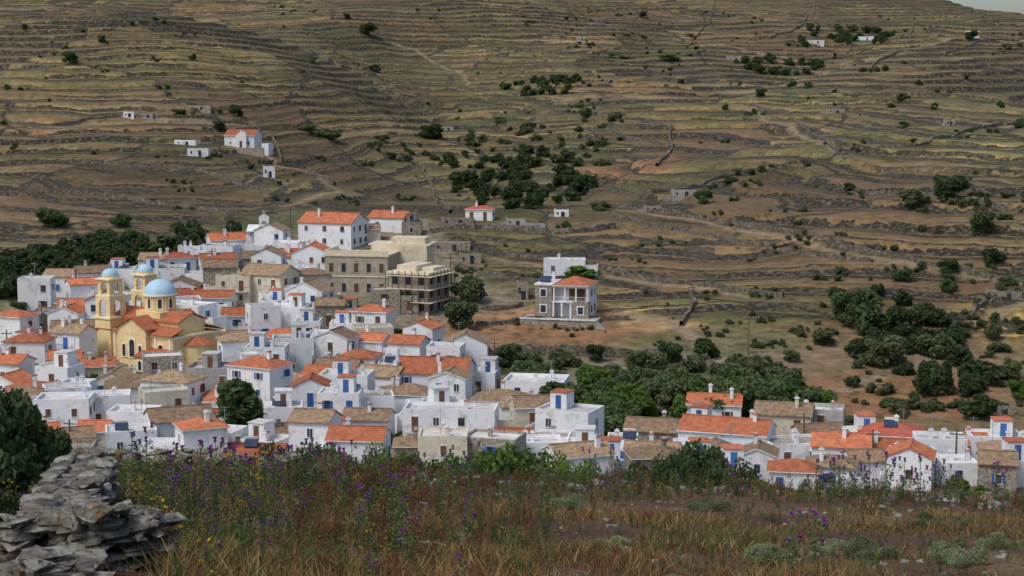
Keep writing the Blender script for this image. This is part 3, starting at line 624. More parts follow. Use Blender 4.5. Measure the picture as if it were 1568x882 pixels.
def villa():
    x,y,z=at(868,496,190); s=y/F; mb=MB(); W,D=10.2,8; h1=3.0; h2=5.9
    mb.box(-W/2-2.2,W/2+2,-D/2-3,D/2+1,-4,-.1,'s','t')
    mb.box(-W/2-2.2,W/2+2,-D/2-3.15,-D/2-3.001,-.1,.15,'w')
    mb.box(-W/2,W/2,-D/2+1.8,D/2,-.098,h2,'w')
    mb.box(-W/2,-W/2+3.2,-D/2,-D/2+1.798,-.098,h2,'s')
    mb.box(W/2-3.0,W/2,-D/2,-D/2+1.798,-.098,h1,'s')
    f=lambda a,b,o:(a,-D/2-o,b)
    mb.box(-W/2+3.202,W/2-3.002,-D/2,-D/2+1.798,h1-.25,h1,'w')
    for q in(-1.6,0,1.7): mb.box(q-.16,q+.16,-D/2+.05,-D/2+.37,-.098,h1-.252,'w')
    for q in(-1.5,.6,2.7,4.9): mb.box(q-.14,q+.14,-D/2+.1,-D/2+.38,h1+.001,h2-.3,'w')
    mb.box(-W/2+3.202,W/2,-D/2+.05,-D/2+.45,h2-.298,h2,'w')
    rail(mb,-1.8,W/2-.1,-D/2+.2,h1+.002,'w',.8)
    mb.box(W/2-4,W/2-1,-D/2+1.75,-D/2+1.79,h1+.1,h1+2.2,'brown')
    for c_,zz in((-W/2+1.6,.8),(-W/2+1.6,h1+.8)):
        fbox(mb,f,c_-.7,c_+.7,zz-.12,zz+1.6,-.05,.08,'w'); fbox(mb,f,c_-.5,c_+.5,zz+.05,zz+1.4,-.05,.1,'glass')
    fbox(mb,f,W/2-2.2,W/2-.8,.5,2.2,-.05,.06,'w'); fbox(mb,f,W/2-2.0,W/2-1.,.7,2.,-.05,.08,'glass')
    fr=face('R',W,D); rr=random.Random(3)
    for q in(-1,2): window(mb,fr,q,3.8,.9,1.2,'brown',rr); window(mb,fr,q,.8,.9,1.2,'brown',rr)
    a0,a1,b0,b1=-W/2+3.4,W/2+.3,-D/2-.2,D/2+.3; zt=h2+.12
    mb.box(a0,a1,b0,b1,h2+.002,zt,'w'); m0=((a0+a1)/2-.3,(b0+b1)/2,h2+1.5); m1=((a0+a1)/2+.3,(b0+b1)/2,h2+1.5)
    A,B,Cc,Dd=(a0,b0,zt+.002),(a1,b0,zt+.002),(a1,b1,zt+.002),(a0,b1,zt+.002)
    mb.poly([A,B,m1,m0],'o');mb.poly([B,Cc,m1],'o');mb.poly([Cc,Dd,m0,m1],'o');mb.poly([Dd,A,m0],'o')
    mb.box(-W/2-.15,a0-.01,-D/2-.15,D/2,h2+.002,h2+.3,'w'); mb.hexa([(-W/2+.4,-2,h2+.4),(-W/2+2.4,-2,h2+.4),(-W/2+2.4,-.6,h2+1.3),(-W/2+.4,-.6,h2+1.3),(-W/2+.4,-2,h2+.5),(-W/2+2.4,-2,h2+.5),(-W/2+2.4,-.6,h2+1.4),(-W/2+.4,-.6,h2+1.4)],'panel')
    mb.box(-W/2+.5,-W/2+2.3,-.58,-.1,h2+.32,h2+1.3,'roofw'); mb.box(-2.9,-2.4,1,1.5,h2,h2+1.9,'w')
    for i in range(6): mb.box(W/2+2.002+i*.35,W/2+2.35+i*.35,-D/2-3,-D/2-1.6,-4,-.3-i*.25,'t')
    mb.obj('stone_villa',(x,y+D/2+1,z+1.0),R(-14))
villa()
def mansion():
    x,y,z=at(552,455,190); s=y/F; mb=MB(); W,D,h=100*s,9,62*s
    mb.box(-W/2,W/2,-D/2,D/2,-4,h,'m','slab'); mb.box(-W/2-.2,W/2+.2,-D/2-.2,D/2+.2,h+.002,h+.35,'slab'); mb.box(-W/2,W/2,-D/2,-D/2+.3,h+.352,h+1.2,'slab'); mb.box(-W/2,-W/2+.3,-D/2+.302,D/2,h+.352,h+1.2,'slab')
    fr=face('F',W,D)
    for st in(0,1):
        for i in range(5):
            a=-W/2+W*(i+.5)/5; zz=.9+st*h/2; fbox(mb,fr,a-.55,a+.55,zz-.15,zz+1.9,-.1,.05,'m'); fbox(mb,fr,a-.42,a+.42,zz,zz+1.7,-.1,.07,'glass' if i%2 else 'brown')
    fl=face('L',W,D)
    for st in(0,1):
        for a in(-2.4,0,2.4): zz=.9+st*h/2; fbox(mb,fl,a-.5,a+.5,zz,zz+1.7,-.1,.05,'glass')
    fbox(mb,fr,-W/2-.05,W/2+.05,h/2-.1,h/2+.15,0,.12,'slab')
    mb.box(W*.05,W*.95,D/2+.202,D/2+7,-4,h+1.4,'slab')
    mb.box(W*.0,W*1.0,D/2+.3,D/2+7.2,h+1.402,h+1.7,'slab'); mb.box(W*.35,W*.9,D/2+1.3,D/2+6,h+1.702,h+2.9,'slab')
    mb.obj('neoclassical_mansion',(x,y+D/2,z),R(-10))
    x,y,z=at(640,480,190); s=y/F; mb=MB(); W,D,h=68*s,9,60*s
    mb.box(-W/2,W/2,-D/2,D/2,-4,h*.62,'s'); mb.box(-W/2,W/2,-D/2,D/2,h*.62+.001,h,'m'); mb.box(-W/2-.4,W/2+.4,-D/2-.5,D/2+.3,h+.002,h+.4,'slab')
    mb.box(-W*.4,W*.1,-D*.3,D*.45,h+.402,h+1.5,'slab'); mb.box(W*.12,W*.42,-D*.1,D*.45,h+.402,h+1.0,'slab')
    for fk in'FR':
        fr=face(fk,W,D); L=W if fk=='F' else D
        for st in(0,1,2):
            for i in range(3):
                a=-L/2+L*(i+.5)/3; fbox(mb,fr,a-.55,a+.55,.5+st*h/3,2.1+st*h/3,-.1,.05,'glass'); fbox(mb,fr,a-.7,a+.7,2.1+st*h/3,2.3+st*h/3,-.1,.1,'t')
    for i in range(7):
        a=-W/2+W*i/6; mb.box(a-.07,a+.07,-D/2-1.3,-D/2-1.2,-3,h+.8,'wood')
        a=-D/2+D*i/6; mb.box(W/2+1.2,W/2+1.3,a-.07,a+.07,-3,h+.8,'wood')
    for st in(1,2,3): mb.box(-W/2,W/2+1.3,-D/2-1.35,-D/2-.5,st*h/3-.3,st*h/3-.2,'slab'); mb.box(W/2+.5,W/2+1.35,-D/2-.498,D/2,st*h/3-.3,st*h/3-.2,'slab')
    mb.obj('scaffolded_stone_building',(x,y+D/2,z),R(-24))
mansion()

# ------------------------------------------------------------ templates (numpy)
def rotm(yaw,tx=0,ty=0):
    c,s=math.cos(yaw),math.sin(yaw); A=np.array([[c,-s,0],[s,c,0],[0,0,1]])
    c,s=math.cos(tx),math.sin(tx); B=np.array([[1,0,0],[0,c,-s],[0,s,c]])
    c,s=math.cos(ty),math.sin(ty); D=np.array([[c,0,s],[0,1,0],[-s,0,c]])
    return A@B@D
class T:
    def __init__(s): s.V=[];s.L=[];s.S=[];s.mi=[];s.C=[];s.n=0
    def add(s,V,faces,mi=0,c=(1,1,1)):
        V=np.asarray(V,float)
        for f in faces: s.L+= [s.n+a for a in f]; s.S.append(len(f)); s.mi.append(mi)
        s.V.append(V); s.C.append(np.tile(np.array(c,float),(len(V),1))); s.n+=len(V)
    def tube(s,p0,p1,r0,r1,n=5,mi=0,c=(1,1,1)):
        p0=np.array(p0,float);p1=np.array(p1,float); d=p1-p0; d/=np.linalg.norm(d)+1e-9
        a=np.cross(d,[.3,.9,.1]); a/=np.linalg.norm(a)+1e-9; b=np.cross(d,a)
        V=[p0+r0*(a*math.cos(2*math.pi*i/n)+b*math.sin(2*math.pi*i/n)) for i in range(n)]+[p1+r1*(a*math.cos(2*math.pi*i/n)+b*math.sin(2*math.pi*i/n)) for i in range(n)]
        s.add(V,[(i,(i+1)%n,n+(i+1)%n,n+i) for i in range(n)],mi,c)
    def quads(s,P,size,mi=0,c=(1,1,1),asp=1.,rg=rng,up=0):
        n=len(P); a=rg.normal(size=(n,3)); a[:,2]+=up; a/=np.linalg.norm(a,axis=1)[:,None]
        b=np.cross(a,rg.normal(size=(n,3))); b/=np.linalg.norm(b,axis=1)[:,None]
        sz=(size*rg.uniform(.6,1.4,n))[:,None]
        V=np.stack([P-a*sz-b*sz*asp*.4,P+b*sz*asp-a*sz*.2,P+a*sz+b*sz*asp*.3,P-b*sz*asp+a*sz*.1],1).reshape(-1,3)
        i=s.n+np.arange(4*n); s.L+=i.tolist(); s.S+=[4]*n; s.mi+=[mi]*n; s.V.append(V)
        cc=np.array(c,float); cc=np.tile(cc,(n,1)) if cc.ndim==1 else cc
        s.C.append(np.repeat(cc,4,0)); s.n+=4*n
    def done(s):
        s.V=np.concatenate(s.V);s.C=np.concatenate(s.C);s.L=np.array(s.L);s.S=np.array(s.S);s.mi=np.array(s.mi); return s
def tree_t(seed,n,kind='round',leaf=.045):
    rg=np.random.default_rng(seed); t=T()
    top=.42 if kind!='cyp' else .7
    p=np.array([0,0,-.08]); r=.035
    q=np.array([rg.normal()*.03,rg.normal()*.03,top*.55]); t.tube(p,q,r,r*.75,6,1)
    if kind=='cyp':
        t.tube(q,(0,0,.8),r*.7,.008,5,1)
        lob=[(np.array([rg.normal()*.03,rg.normal()*.03,.12+.82*i/10]),.15*math.sin(math.pi*min(.95,(.22+.75*(1-i/11))))*rg.uniform(.9,1.15)) for i in range(11)]
    else:
        lob=[]; nl=rg.integers(9,13)
        for i in range(nl):
            a=2*math.pi*i/nl*1.62; rr=.31*math.sqrt(rg.uniform(.05,1)); zz=rg.uniform(.34,.80)-rr*.25
            c=np.array([rr*math.cos(a),rr*math.sin(a),zz]); lob.append((c,rg.uniform(.12,.21)))
            if i%2==0: t.tube(q,c,r*.5,r*.15,4,1)
    vol=np.array([l[1]**2 for l in lob]); ks=rg.choice(len(lob),n,p=vol/vol.sum())
    d=rg.normal(size=(n,3)); d/=np.linalg.norm(d,axis=1)[:,None]; rad=rg.uniform(.25,1,n)**.4*rg.uniform(.85,1.15,n)
    cs=np.array([l[0] for l in lob])[ks]; rs=np.array([l[1] for l in lob])[ks]
    if kind=='cyp': d[:,2]*=1.3
    P=cs+d*(rad*rs)[:,None]*np.array([1,1,.85]); P[:,2]=np.maximum(P[:,2],.06)
    t.quads(P,leaf,0,asp=.8,rg=rg); return t.done()
TR=[tree_t(i,2600,leaf=.038) for i in range(6)]; TRL=[tree_t(20+i,700,leaf=.06) for i in range(4)]; CY=[tree_t(40+i,2300,'cyp',.035) for i in range(2)]
def bush_t(seed,n,leaf,asp=1.):
    rg=np.random.default_rng(seed); t=T()
    lob=[(rg.normal(size=3)*[.25,.25,.10]+[0,0,.38],rg.uniform(.16,.30)) for _ in range(12)]
    ks=rg.integers(0,12,n); d=rg.normal(size=(n,3)); d/=np.linalg.norm(d,axis=1)[:,None]
    P=np.array([l[0] for l in lob])[ks]+d*(np.array([l[1] for l in lob])[ks]*rg.uniform(.5,1.1,n))[:,None]; P[:,2]=np.abs(P[:,2])*.95
    for j in range(6): t.tube((0,0,-.05),lob[j][0],.02,.008,4,1)
    t.quads(P,leaf,0,rg=rg,asp=asp); return t.done()
BU=[bush_t(60+i,1500,.045) for i in range(4)]
BN=[bush_t(80+i,11000,.025,.6) for i in range(3)]
cache={}
def inst(name,t,key,leaf,loc,sx,sz,yaw):
    k_=(key,leaf.name)
    if k_ not in cache: cache[k_]=fast_mesh(name,t.V,t.L,t.S,[leaf,BARK],t.mi)
    o=bpy.data.objects.new(name,cache[k_]); o.location=loc; o.scale=(sx,sx,sz); o.rotation_euler=(0,0,yaw); link(o)
def merged(name,items,mats,colmode=False):
    Vs=[];Ls=[];Ss=[];Ms=[];Cs=[];n=0
    for t,Mx,loc,tint in items:
        Vs.append(t.V@Mx.T+np.asarray(loc)); Ls.append(t.L+n); Ss.append(t.S); Ms.append(t.mi); n+=len(t.V)
        if colmode: Cs.append(t.C*np.asarray(tint))
    if not Vs: return
    me=fast_mesh(name,np.concatenate(Vs),np.concatenate(Ls),np.concatenate(Ss),mats,np.concatenate(Ms),np.concatenate(Cs) if colmode else None)
    return link(bpy.data.objects.new(name,me))
rt=random.Random(5)
def tree(u,v,w,h,leaf=None,kind='t'):
    x,y,z=at(u,v,160); s=y/F; leaf=leaf or rt.choice([L_D,L_O,L_O])
    wd,ht=w*s/.85,h*s/.95
    if kind=='c': i=rt.randrange(2); inst('cypress_tree',CY[i],('c',i),leaf,(x,y,z-.2),wd/.33,ht,rt.uniform(0,6))
    else:
        i=rt.randrange(6); inst('leafy_tree' if leaf is not L_O else 'olive_tree',TR[i],('t',i),leaf,(x,y,z-.15*ht),wd,ht*1.15,rt.uniform(0,6))
D_,O_,G_=L_D,L_O,L_G
for e in [(565,55,30,20,D_),(107,99,28,22,D_),(658,212,42,24,D_),(80,348,52,32,D_),(185,348,32,28,D_),(155,378,60,34,D_),(205,380,50,34,D_),(505,213,38,22,O_),(470,200,30,12,G_),
 (1460,306,58,40,D_),(1400,313,52,26,O_),(1505,360,44,42,D_),(1522,405,36,36,D_),(1455,420,38,26,D_),(1382,430,32,20,D_),(1452,448,30,24,D_),(1080,311,34,24,D_),(1300,293,22,16,D_),(1115,282,20,16,D_),
 (1130,270,14,12,D_),(1150,268,16,12,D_),(1165,264,14,12,D_),(1182,262,14,12,D_),(1235,255,14,12,O_),(920,322,32,20,O_),(882,300,46,36,D_),(690,252,24,24,D_),(1165,150,20,16,D_),(895,180,22,14,D_),
 (715,465,56,45,O_),(705,505,58,48,O_),(720,555,62,42,D_),(530,500,44,32,D_),(600,532,46,36,D_),(785,560,50,36,D_),(912,555,34,30,D_),(980,562,44,28,O_),(1028,555,44,32,D_),(1078,548,44,34,D_),(1150,568,44,36,O_),
 (357,366,28,30,D_),(290,392,50,26,D_),(235,388,40,22,D_),(890,425,60,22,G_),(765,190,24,14,O_),(585,215,24,12,O_),(600,244,20,12,O_),(335,200,22,14,O_),(360,178,22,20,D_),(275,178,26,12,O_),(1025,92,32,10,G_),
 (480,95,14,8,O_),(295,92,12,10,D_),(575,110,22,14,O_),(155,66,14,10,D_),(38,48,10,12,D_),(985,28,14,10,D_),(530,28,12,8,D_),(1430,168,12,12,D_),(1365,165,14,10,D_),(1490,60,24,14,D_),(1110,169,10,10,D_),(955,91,14,9,D_),(1042,128,12,8,D_),
 (1300,500,60,60,D_),(1340,510,66,64,D_),(1390,525,70,60,D_),(1430,545,60,50,O_),(1470,560,50,40,D_),(1350,560,76,50,O_),(1495,640,66,46,D_),(1440,600,44,50,D_),(1305,592,26,24,D_),(1210,555,30,22,O_),(1262,530,40,26,O_),(1370,632,40,24,O_),(1545,580,40,30,O_),
 (1520,520,26,34,O_),(1560,612,40,34,G_),(1290,655,50,18,O_),(1330,470,50,34,D_),(1415,500,44,36,D_)]: tree(*e)
tree(367,694,60,104,D_,'c'); tree(845,650,34,62,D_,'c'); tree(1413,610,18,54,D_,'c'); tree(1448,606,16,50,D_,'c')
for e in [(292,700,34,34,D_),(475,745,80,46,D_),(435,745,50,38,G_),(470,500,24,18,D_),(555,525,24,18,O_),(880,660,40,34,D_),(545,745,60,34,O_),(600,750,80,40,G_),(980,762,50,32,D_),(850,660,30,30,O_),(232,575,20,14,G_),(660,745,70,34,G_),(205,668,16,12,D_),(700,712,22,10,G_),(1140,716,16,16,G_),(1500,770,50,20,G_),(1330,765,50,18,O_),(30,480,30,20,D_),(275,625,18,12,O_),(1075,762,80,60,D_),(1030,765,50,40,D_)]: tree(*e)
def scat(poly,n,smin,smax,lst,tm,cl=0):
    k_=0; xs=[p[0] for p in poly]; ys=[p[1] for p in poly]; cu=cv=None
    while k_<n:
        if cl and cu is not None and rt.random()<cl: u=cu+rt.gauss(0,14); v=cv+rt.gauss(0,2.5)
        else: u=rt.uniform(min(xs),max(xs)); v=rt.uniform(min(ys),max(ys)); cu,cv=u,v
        if not inpoly(u,v,poly): continue
        k_+=1
        x,y,z=at(u,v,160,True); z=float(H(x,y)); s=rt.uniform(smin,smax)
        t=rt.choice(tm); sx=s*rt.uniform(1,1.35); Mx=rotm(rt.uniform(0,6))@np.diag([sx,sx,s]); lst.append((t,Mx,(x,y,z-.2*s),None))
g=[]; scat([(675,262),(760,235),(870,240),(915,290),(870,322),(700,325)],66,3.5,6.2,g,TRL); merged('gully_tree_mass',g,[L_D,BARK])
g=[]; scat([(720,205),(960,175),(930,260),(700,262)],60,2.0,4.2,g,TRL,.5); scat([(560,225),(690,215),(690,250),(600,255)],12,2.,4.,g,TRL,.3); merged('gully_shrub_mass',g,[L_O,BARK])
g=[]; scat([(0,408),(60,398),(200,385),(310,372),(300,392),(140,425),(40,455),(0,460)],75,4,8,g,TRL+TR[:2]); merged('creek_tree_mass',g,[L_D,BARK])
g=[]; scat([(750,590),(880,590),(1040,600),(1200,615),(1290,632),(1290,655),(1060,640),(1050,625),(960,632),(960,690),(900,668),(860,640),(770,600)],34,5,8,g,TR); merged('valley_tree_mass',g,[L_D,BARK])
g=[]; scat([(760,578),(1060,592),(1280,620),(1280,650),(900,655)],34,4,7,g,TR); scat([(760,555),(1200,560),(1240,585),(800,580)],24,2.5,4.5,g,TRL); merged('olive_grove',g,[L_O,BARK])
g=[]; scat([(840,590),(1060,596),(1260,622),(1260,650),(900,655)],18,4,7,g,TR[:3]); merged('valley_green_trees',g,[L_G,BARK])
g=[]; scat([(755,128),(885,125),(870,148),(770,150)],26,3.5,6,g,TRL); scat([(1140,95),(1265,95),(1255,120),(1140,115)],26,4,7,g,TRL); scat([(1225,45),(1365,48),(1360,72),(1225,75)],26,5,8,g,TRL); merged('windbreak_trees',g,[L_D,BARK])
g=[]; scat([(1270,440),(1330,435),(1500,540),(1520,620),(1330,580),(1290,500)],36,2.5,5.5,g,TR+TRL,.3); merged('slope_thicket',g,[L_D,BARK])
g=[]; scat([(1050,440),(1300,450),(1290,540),(1080,530)],60,.8,1.8,g,TRL,.6); scat([(1300,560),(1568,430),(1568,640),(1300,650)],130,.8,2.6,g,TRL,.5); scat([(650,330),(1568,330),(1568,440),(700,430)],90,.5,1.6,g,TRL,.6); scat([(1200,320),(1568,260),(1568,450),(1250,440)],50,1.,2.4,g,TRL,.5); scat([(740,440),(1050,450),(1040,560),(740,560)],50,.5,1.3,g,TRL,.6); merged('scrub_bushes',g,[L_O,BARK])
g=[]; scat([(0,60),(1568,30),(1568,330),(0,330)],300,.9,2.2,g,TRL,.6); scat([(850,20),(1568,20),(1568,200),(850,200)],100,1.8,3.6,g,TRL,.6); scat([(0,5),(1568,5),(1568,60),(0,60)],60,1.3,3.,g,TRL,.5); merged('hillside_scrub',g,[L_D,BARK])
g=[]; scat([(300,740),(600,730),(930,748),(1130,770),(1130,790),(300,790)],44,2.5,4.6,g,TR); scat([(1130,770),(1568,770),(1568,790),(1130,790)],14,1.5,3,g,TR); merged('village_edge_trees',g,[L_G,BARK])
g=[]; scat(VP,60,1.5,3.2,g,TRL); scat(VR,25,1.5,3,g,TRL); merged('garden_shrubs',g,[L_G,BARK])
PINK=leafmat('bougainvillea_flowers',(.35,.03,.16),(.5,.06,.25),(.10,.12,.04),3)
for (u,v) in((297,632),(283,628),(308,626)): x,y,z=at(u,v,190); inst('bougainvillea',BU[1],('bg',1),PINK,(x,y-1,z+.3),2.2,2.2,u)

# ------------------------------------------------------------ dry stone field walls
def draped(pts,name='dry_stone_wall',h=1.0,th=.8):
    W=[at(u,v,190,True)[:2] for u,v in pts]; P=[]
    for (a,b),(c,d) in zip(W[:-1],W[1:]):
        n=max(2,int(math.hypot(c-a,d-b)/1.3))
        for i in range(n): P.append((a+(c-a)*i/n,b+(d-b)*i/n))
    P.append(W[-1]); P=np.array(P)
    P=P+np.stack([fbm(P[:,0]/14,P[:,1]/14,3),fbm(P[:,0]/14,P[:,1]/14,9)],1)*1.2
    d=np.gradient(P,axis=0); d/=np.linalg.norm(d,axis=1)[:,None]+1e-9; nn=np.stack([-d[:,1],d[:,0]],1)
    n=len(P); z=H(P[:,0],P[:,1]); hh=h*rng.uniform(.6,1.2,n)*(rng.random(n)>.04)
    A=P+nn*th/2; B=P-nn*th/2; V=[]
    for Q,zz in((A,z-.8),(A*.8+P*.2,z+hh),(B*.8+P*.2,z+hh+rng.normal(size=n)*.06),(B,z-.8)): V.append(np.stack([Q[:,0],Q[:,1],zz],1))
    V=np.stack(V,1).reshape(-1,3); i=np.arange(n-1)*4; L=[]
    for k_ in range(3): L.append(np.stack([i+k_,i+k_+4,i+k_+5,i+k_+1],1))
    L=np.concatenate(L); me=fast_mesh(name,V,L.ravel(),np.full(len(L),4),[WALLM]); link(bpy.data.objects.new(name,me))
for w in [[(0,192),(80,196),(160,186),(260,186),(380,192)],[(1140,165),(1200,172),(1230,200),(1285,240)],[(945,318),(1060,335),(1240,372),(1420,412),(1568,438)],
 [(930,332),(1000,352),(1220,392),(1335,405)],[(770,392),(860,400),(1000,432),(1200,458)],[(640,250),(660,285),(690,330)],[(425,255),(470,262),(512,285)],[(900,298),(1000,303),(1120,275),(1250,250),(1400,228),(1568,190)],
 [(1430,20),(1380,60),(1300,90)],[(870,10),(920,40),(1000,60),(1070,68)],[(0,255),(120,250),(300,262),(420,300)],[(690,470),(760,475),(800,470)],
 [(730,500),(800,492),(960,490)],[(760,540),(860,538),(1010,548)],[(1040,500),(1060,470),(1055,450)],[(1480,490),(1520,465),(1568,455)],[(1300,300),(1420,305),(1568,330)],[(1010,260),(1030,225),(1025,195)],
 [(700,410),(760,425),(860,445)],[(1100,0),(1080,40),(1060,70)],[(1250,0),(1230,40),(1180,60)],[(1568,60),(1450,85),(1330,110)],[(0,300),(150,300),(350,330),(420,330)],[(380,192),(420,215),(430,255)],[(900,200),(960,215),(1030,225)]]: draped(w)
draped([(735,545),(800,543),(900,547),(1040,552)],'retaining_wall',1.6,.9); draped([(660,355),(740,352),(850,360),(940,352)],'rubble_wall',1.2,2.5)

def pole(u,v,h,name='utility_pole'):
    x,y,z=at(u,v,190); s=y/F; hh=h*s; mb=MB(); mb.cyl(0,0,-1,hh,.16,.10,'wood',8); mb.box(-.9,.9,-.06,.06,hh-.7,hh-.55,'wood')
    for a in(-.8,0,.8): mb.cyl(a,0,hh-.548,hh-.35,.06,.05,'roofw',6)
    mb.obj(name,(x,y,z),R(rt.uniform(-30,30)))
for e in [(445,350,34),(714,400,55),(757,560,40),(1145,575,95),(1463,725,70),(12,560,55),(1230,700,70),(985,560,24),(1060,460,24),(690,440,50),(1335,735,80),(325,420,40),(108,700,60),(572,470,30)]: pole(*e)

# ------------------------------------------------------------ foreground
def fgp(u,y): x=(u-784)/F*y; return x,y,float(H(x,y))
import bmesh
def rock_t(seed,slab=False):
    rg=np.random.default_rng(seed); n=12 if slab else 18
    P=rg.normal(size=(n,3)); P/=np.abs(P).max(axis=1)[:,None]**(.85 if slab else .5); P/=np.abs(P).max(0); P*=.5
    bm=bmesh.new(); vs=[bm.verts.new(p) for p in P]; bmesh.ops.convex_hull(bm,input=vs)
    bmesh.ops.delete(bm,geom=[v for v in bm.verts if not v.link_faces],context='VERTS')
    bmesh.ops.subdivide_edges(bm,edges=list(bm.edges),cuts=2,use_grid_fill=True)
    for v in bm.verts:
        a=np.array(v.co); q=float(vnoise(a[0]*5+seed,a[1]*5+a[2]*9,3))-.5; v.co=v.co*(1+.16*q); v.co.z+=.05*(float(vnoise(a[0]*9,a[1]*9+seed,5))-.5)
    bm.verts.index_update(); t=T(); t.add([tuple(v.co) for v in bm.verts],[[v.index for v in f.verts] for f in bm.faces]); bm.free(); return t.done()
RK=[rock_t(i) for i in range(8)]; RS=[rock_t(30+i,slab=True) for i in range(12)]
def rockwall(name,p0,p1,h0,h1,th,ln=.42,tk=.10):
    its=[]; p0=np.array(p0,float);p1=np.array(p1,float); L=np.linalg.norm(p1-p0); d=(p1-p0)/L; nn=np.array([-d[1],d[0]]); yaw=math.atan2(d[1],d[0])
    zc=0; nk=3 if th>.6 else 2
    while zc<=max(h0,h1):
        c_t=tk*rt.uniform(.6,1.5); s=rt.uniform(0,.2)
        for k_ in range(nk):
          s=rt.uniform(-.1,.1)
          while s<L:
            l=ln*rt.uniform(.4,1.6); f=min(max((s+l/2)/L,0),1); hh=h0*(1-f)+h1*f
            if zc<hh+rt.uniform(-.09,.09):
                off=((k_+.5)/nk-.5)*th
                q=p0+d*(s+l/2)+nn*(off+rt.uniform(-.05,.05)); z=float(H(q[0],q[1]))
                dd=th/nk*rt.uniform(1.1,1.7)
                Mx=rotm(yaw+rt.uniform(-.35,.35),rt.uniform(-.12,.12),rt.uniform(-.10,.10))@np.diag([l*1.15,dd,c_t*1.4])
                its.append((rt.choice(RS if rt.random()<.45 else RK),Mx,(q[0],q[1],z+zc+c_t/2-.05),None))
            s+=l
        zc+=c_t
    merged(name,its,[ROCK])
def xy(u,y): return ((u-784)/F*y,y)
rockwall('near_stone_wall',xy(-80,12.4),xy(88,12.9),.20,.26,.7,.28,.07)
rockwall('near_stone_wall',xy(84,13.9),xy(212,14.3),.62,.50,.8,.30,.075)
rockwall('near_stone_wall',xy(66,14.8),xy(118,20.5),.58,.80,.65,.30,.075)
rockwall('near_stone_wall',xy(-30,14.4),xy(70,14.6),.36,.50,.7,.30,.075)
rockwall('ridge_stone_wall',xy(130,31),xy(430,33),.55,.40,.6,.36,.12)
rockwall('ridge_stone_wall',xy(470,33.5),xy(700,34),.35,.22,.6,.34,.12)
its=[]
for i in range(900):
    q=rt.random()<.45
    y=rt.uniform(30,35) if q else rt.uniform(12,35); u=rt.uniform(-40,1620); x,y,z=fgp(u,y); s=abs(rt.gauss(.05,.06))+.02
    if q: s*=2.0
    its.append((rt.choice(RK),rotm(rt.uniform(0,6),rt.uniform(-.3,.3))@np.diag([s*1.4,s,s*.6]),(x,y,z+.0),None))
merged('field_stones',its,[ROCK])

# grass
n=230000
yy=10+27*rng.random(n)**.8; uu=rng.uniform(-80,1650,n); xx=(uu-784)/F*yy
gn=fbm(xx*.9,yy*.5,91,3); g2=fbm(xx*.35+4,yy*.22,97,3); nearb=1-ss(12.8,16.5,yy)
dens=np.clip(.20+1.5*gn,0.02,1)
keepm=rng.random(n)<np.clip(dens+.3*nearb,0,1)
keepm&=~((uu<225)&(yy<16.2)&(yy>12.2)&(rng.random(n)<.93))
xx,yy,uu,gn,g2,nearb=[a[keepm] for a in(xx,yy,uu,gn,g2,nearb)]; n=len(xx); zz=H(xx,yy)
leftg=ss(1000,300,uu)
hgt=rng.uniform(.03,.12,n)*(1+.4*leftg)*(1+1.0*np.clip(gn,0,1))*(1+.7*nearb)*(1-.3*ss(24,32,yy)); ang=rng.uniform(0,2*np.pi,n); bend=rng.uniform(.1,1.0,n)*hgt; wd=rng.uniform(.002,.0045,n)*(1+yy/22)
dx,dy=np.cos(ang),np.sin(ang); a2=rng.uniform(0,2*np.pi,n); px,py=np.cos(a2)*wd,np.sin(a2)*wd
B=np.stack([xx,yy,zz-.02],1); P_=np.stack([px,py,0*px],1); Dd=np.stack([dx,dy,0*dx],1)
mid=B+Dd*(bend*.35)[:,None]+np.stack([0*hgt,0*hgt,hgt*.55],1); tip=B+Dd*bend[:,None]+np.stack([0*hgt,0*hgt,hgt],1)
Vg=np.stack([B-P_,B+P_,mid+P_*.8,mid-P_*.8,tip],1).reshape(-1,3)
i=np.arange(n)*5; Lq=np.stack([i,i+1,i+2,i+3,i+3,i+2,i+4],1).ravel(); Sg=np.tile([4,3],n)
gold=C(.32,.195,.066); straw=C(.40,.285,.135); grn=C(.10,.145,.037); rb=C(.20,.085,.042)
cg=np.zeros((n,3))+gold; r=rng.random(n)
cg=mixc(cg,straw,(r<.19)*1.); cg=mixc(cg,grn,((r>.30)&(r<.34+.5*ss(-.25,.25,g2)*(.4+.6*(1-nearb))))*1.); cg=mixc(cg,rb,(r>.78)*1.)
cg*=rng.uniform(.55,1.2,n)[:,None]
me=fast_mesh('dry_grass',Vg,Lq,Sg,[VEG],col=np.repeat(cg,5,0)); link(bpy.data.objects.new('dry_grass',me))

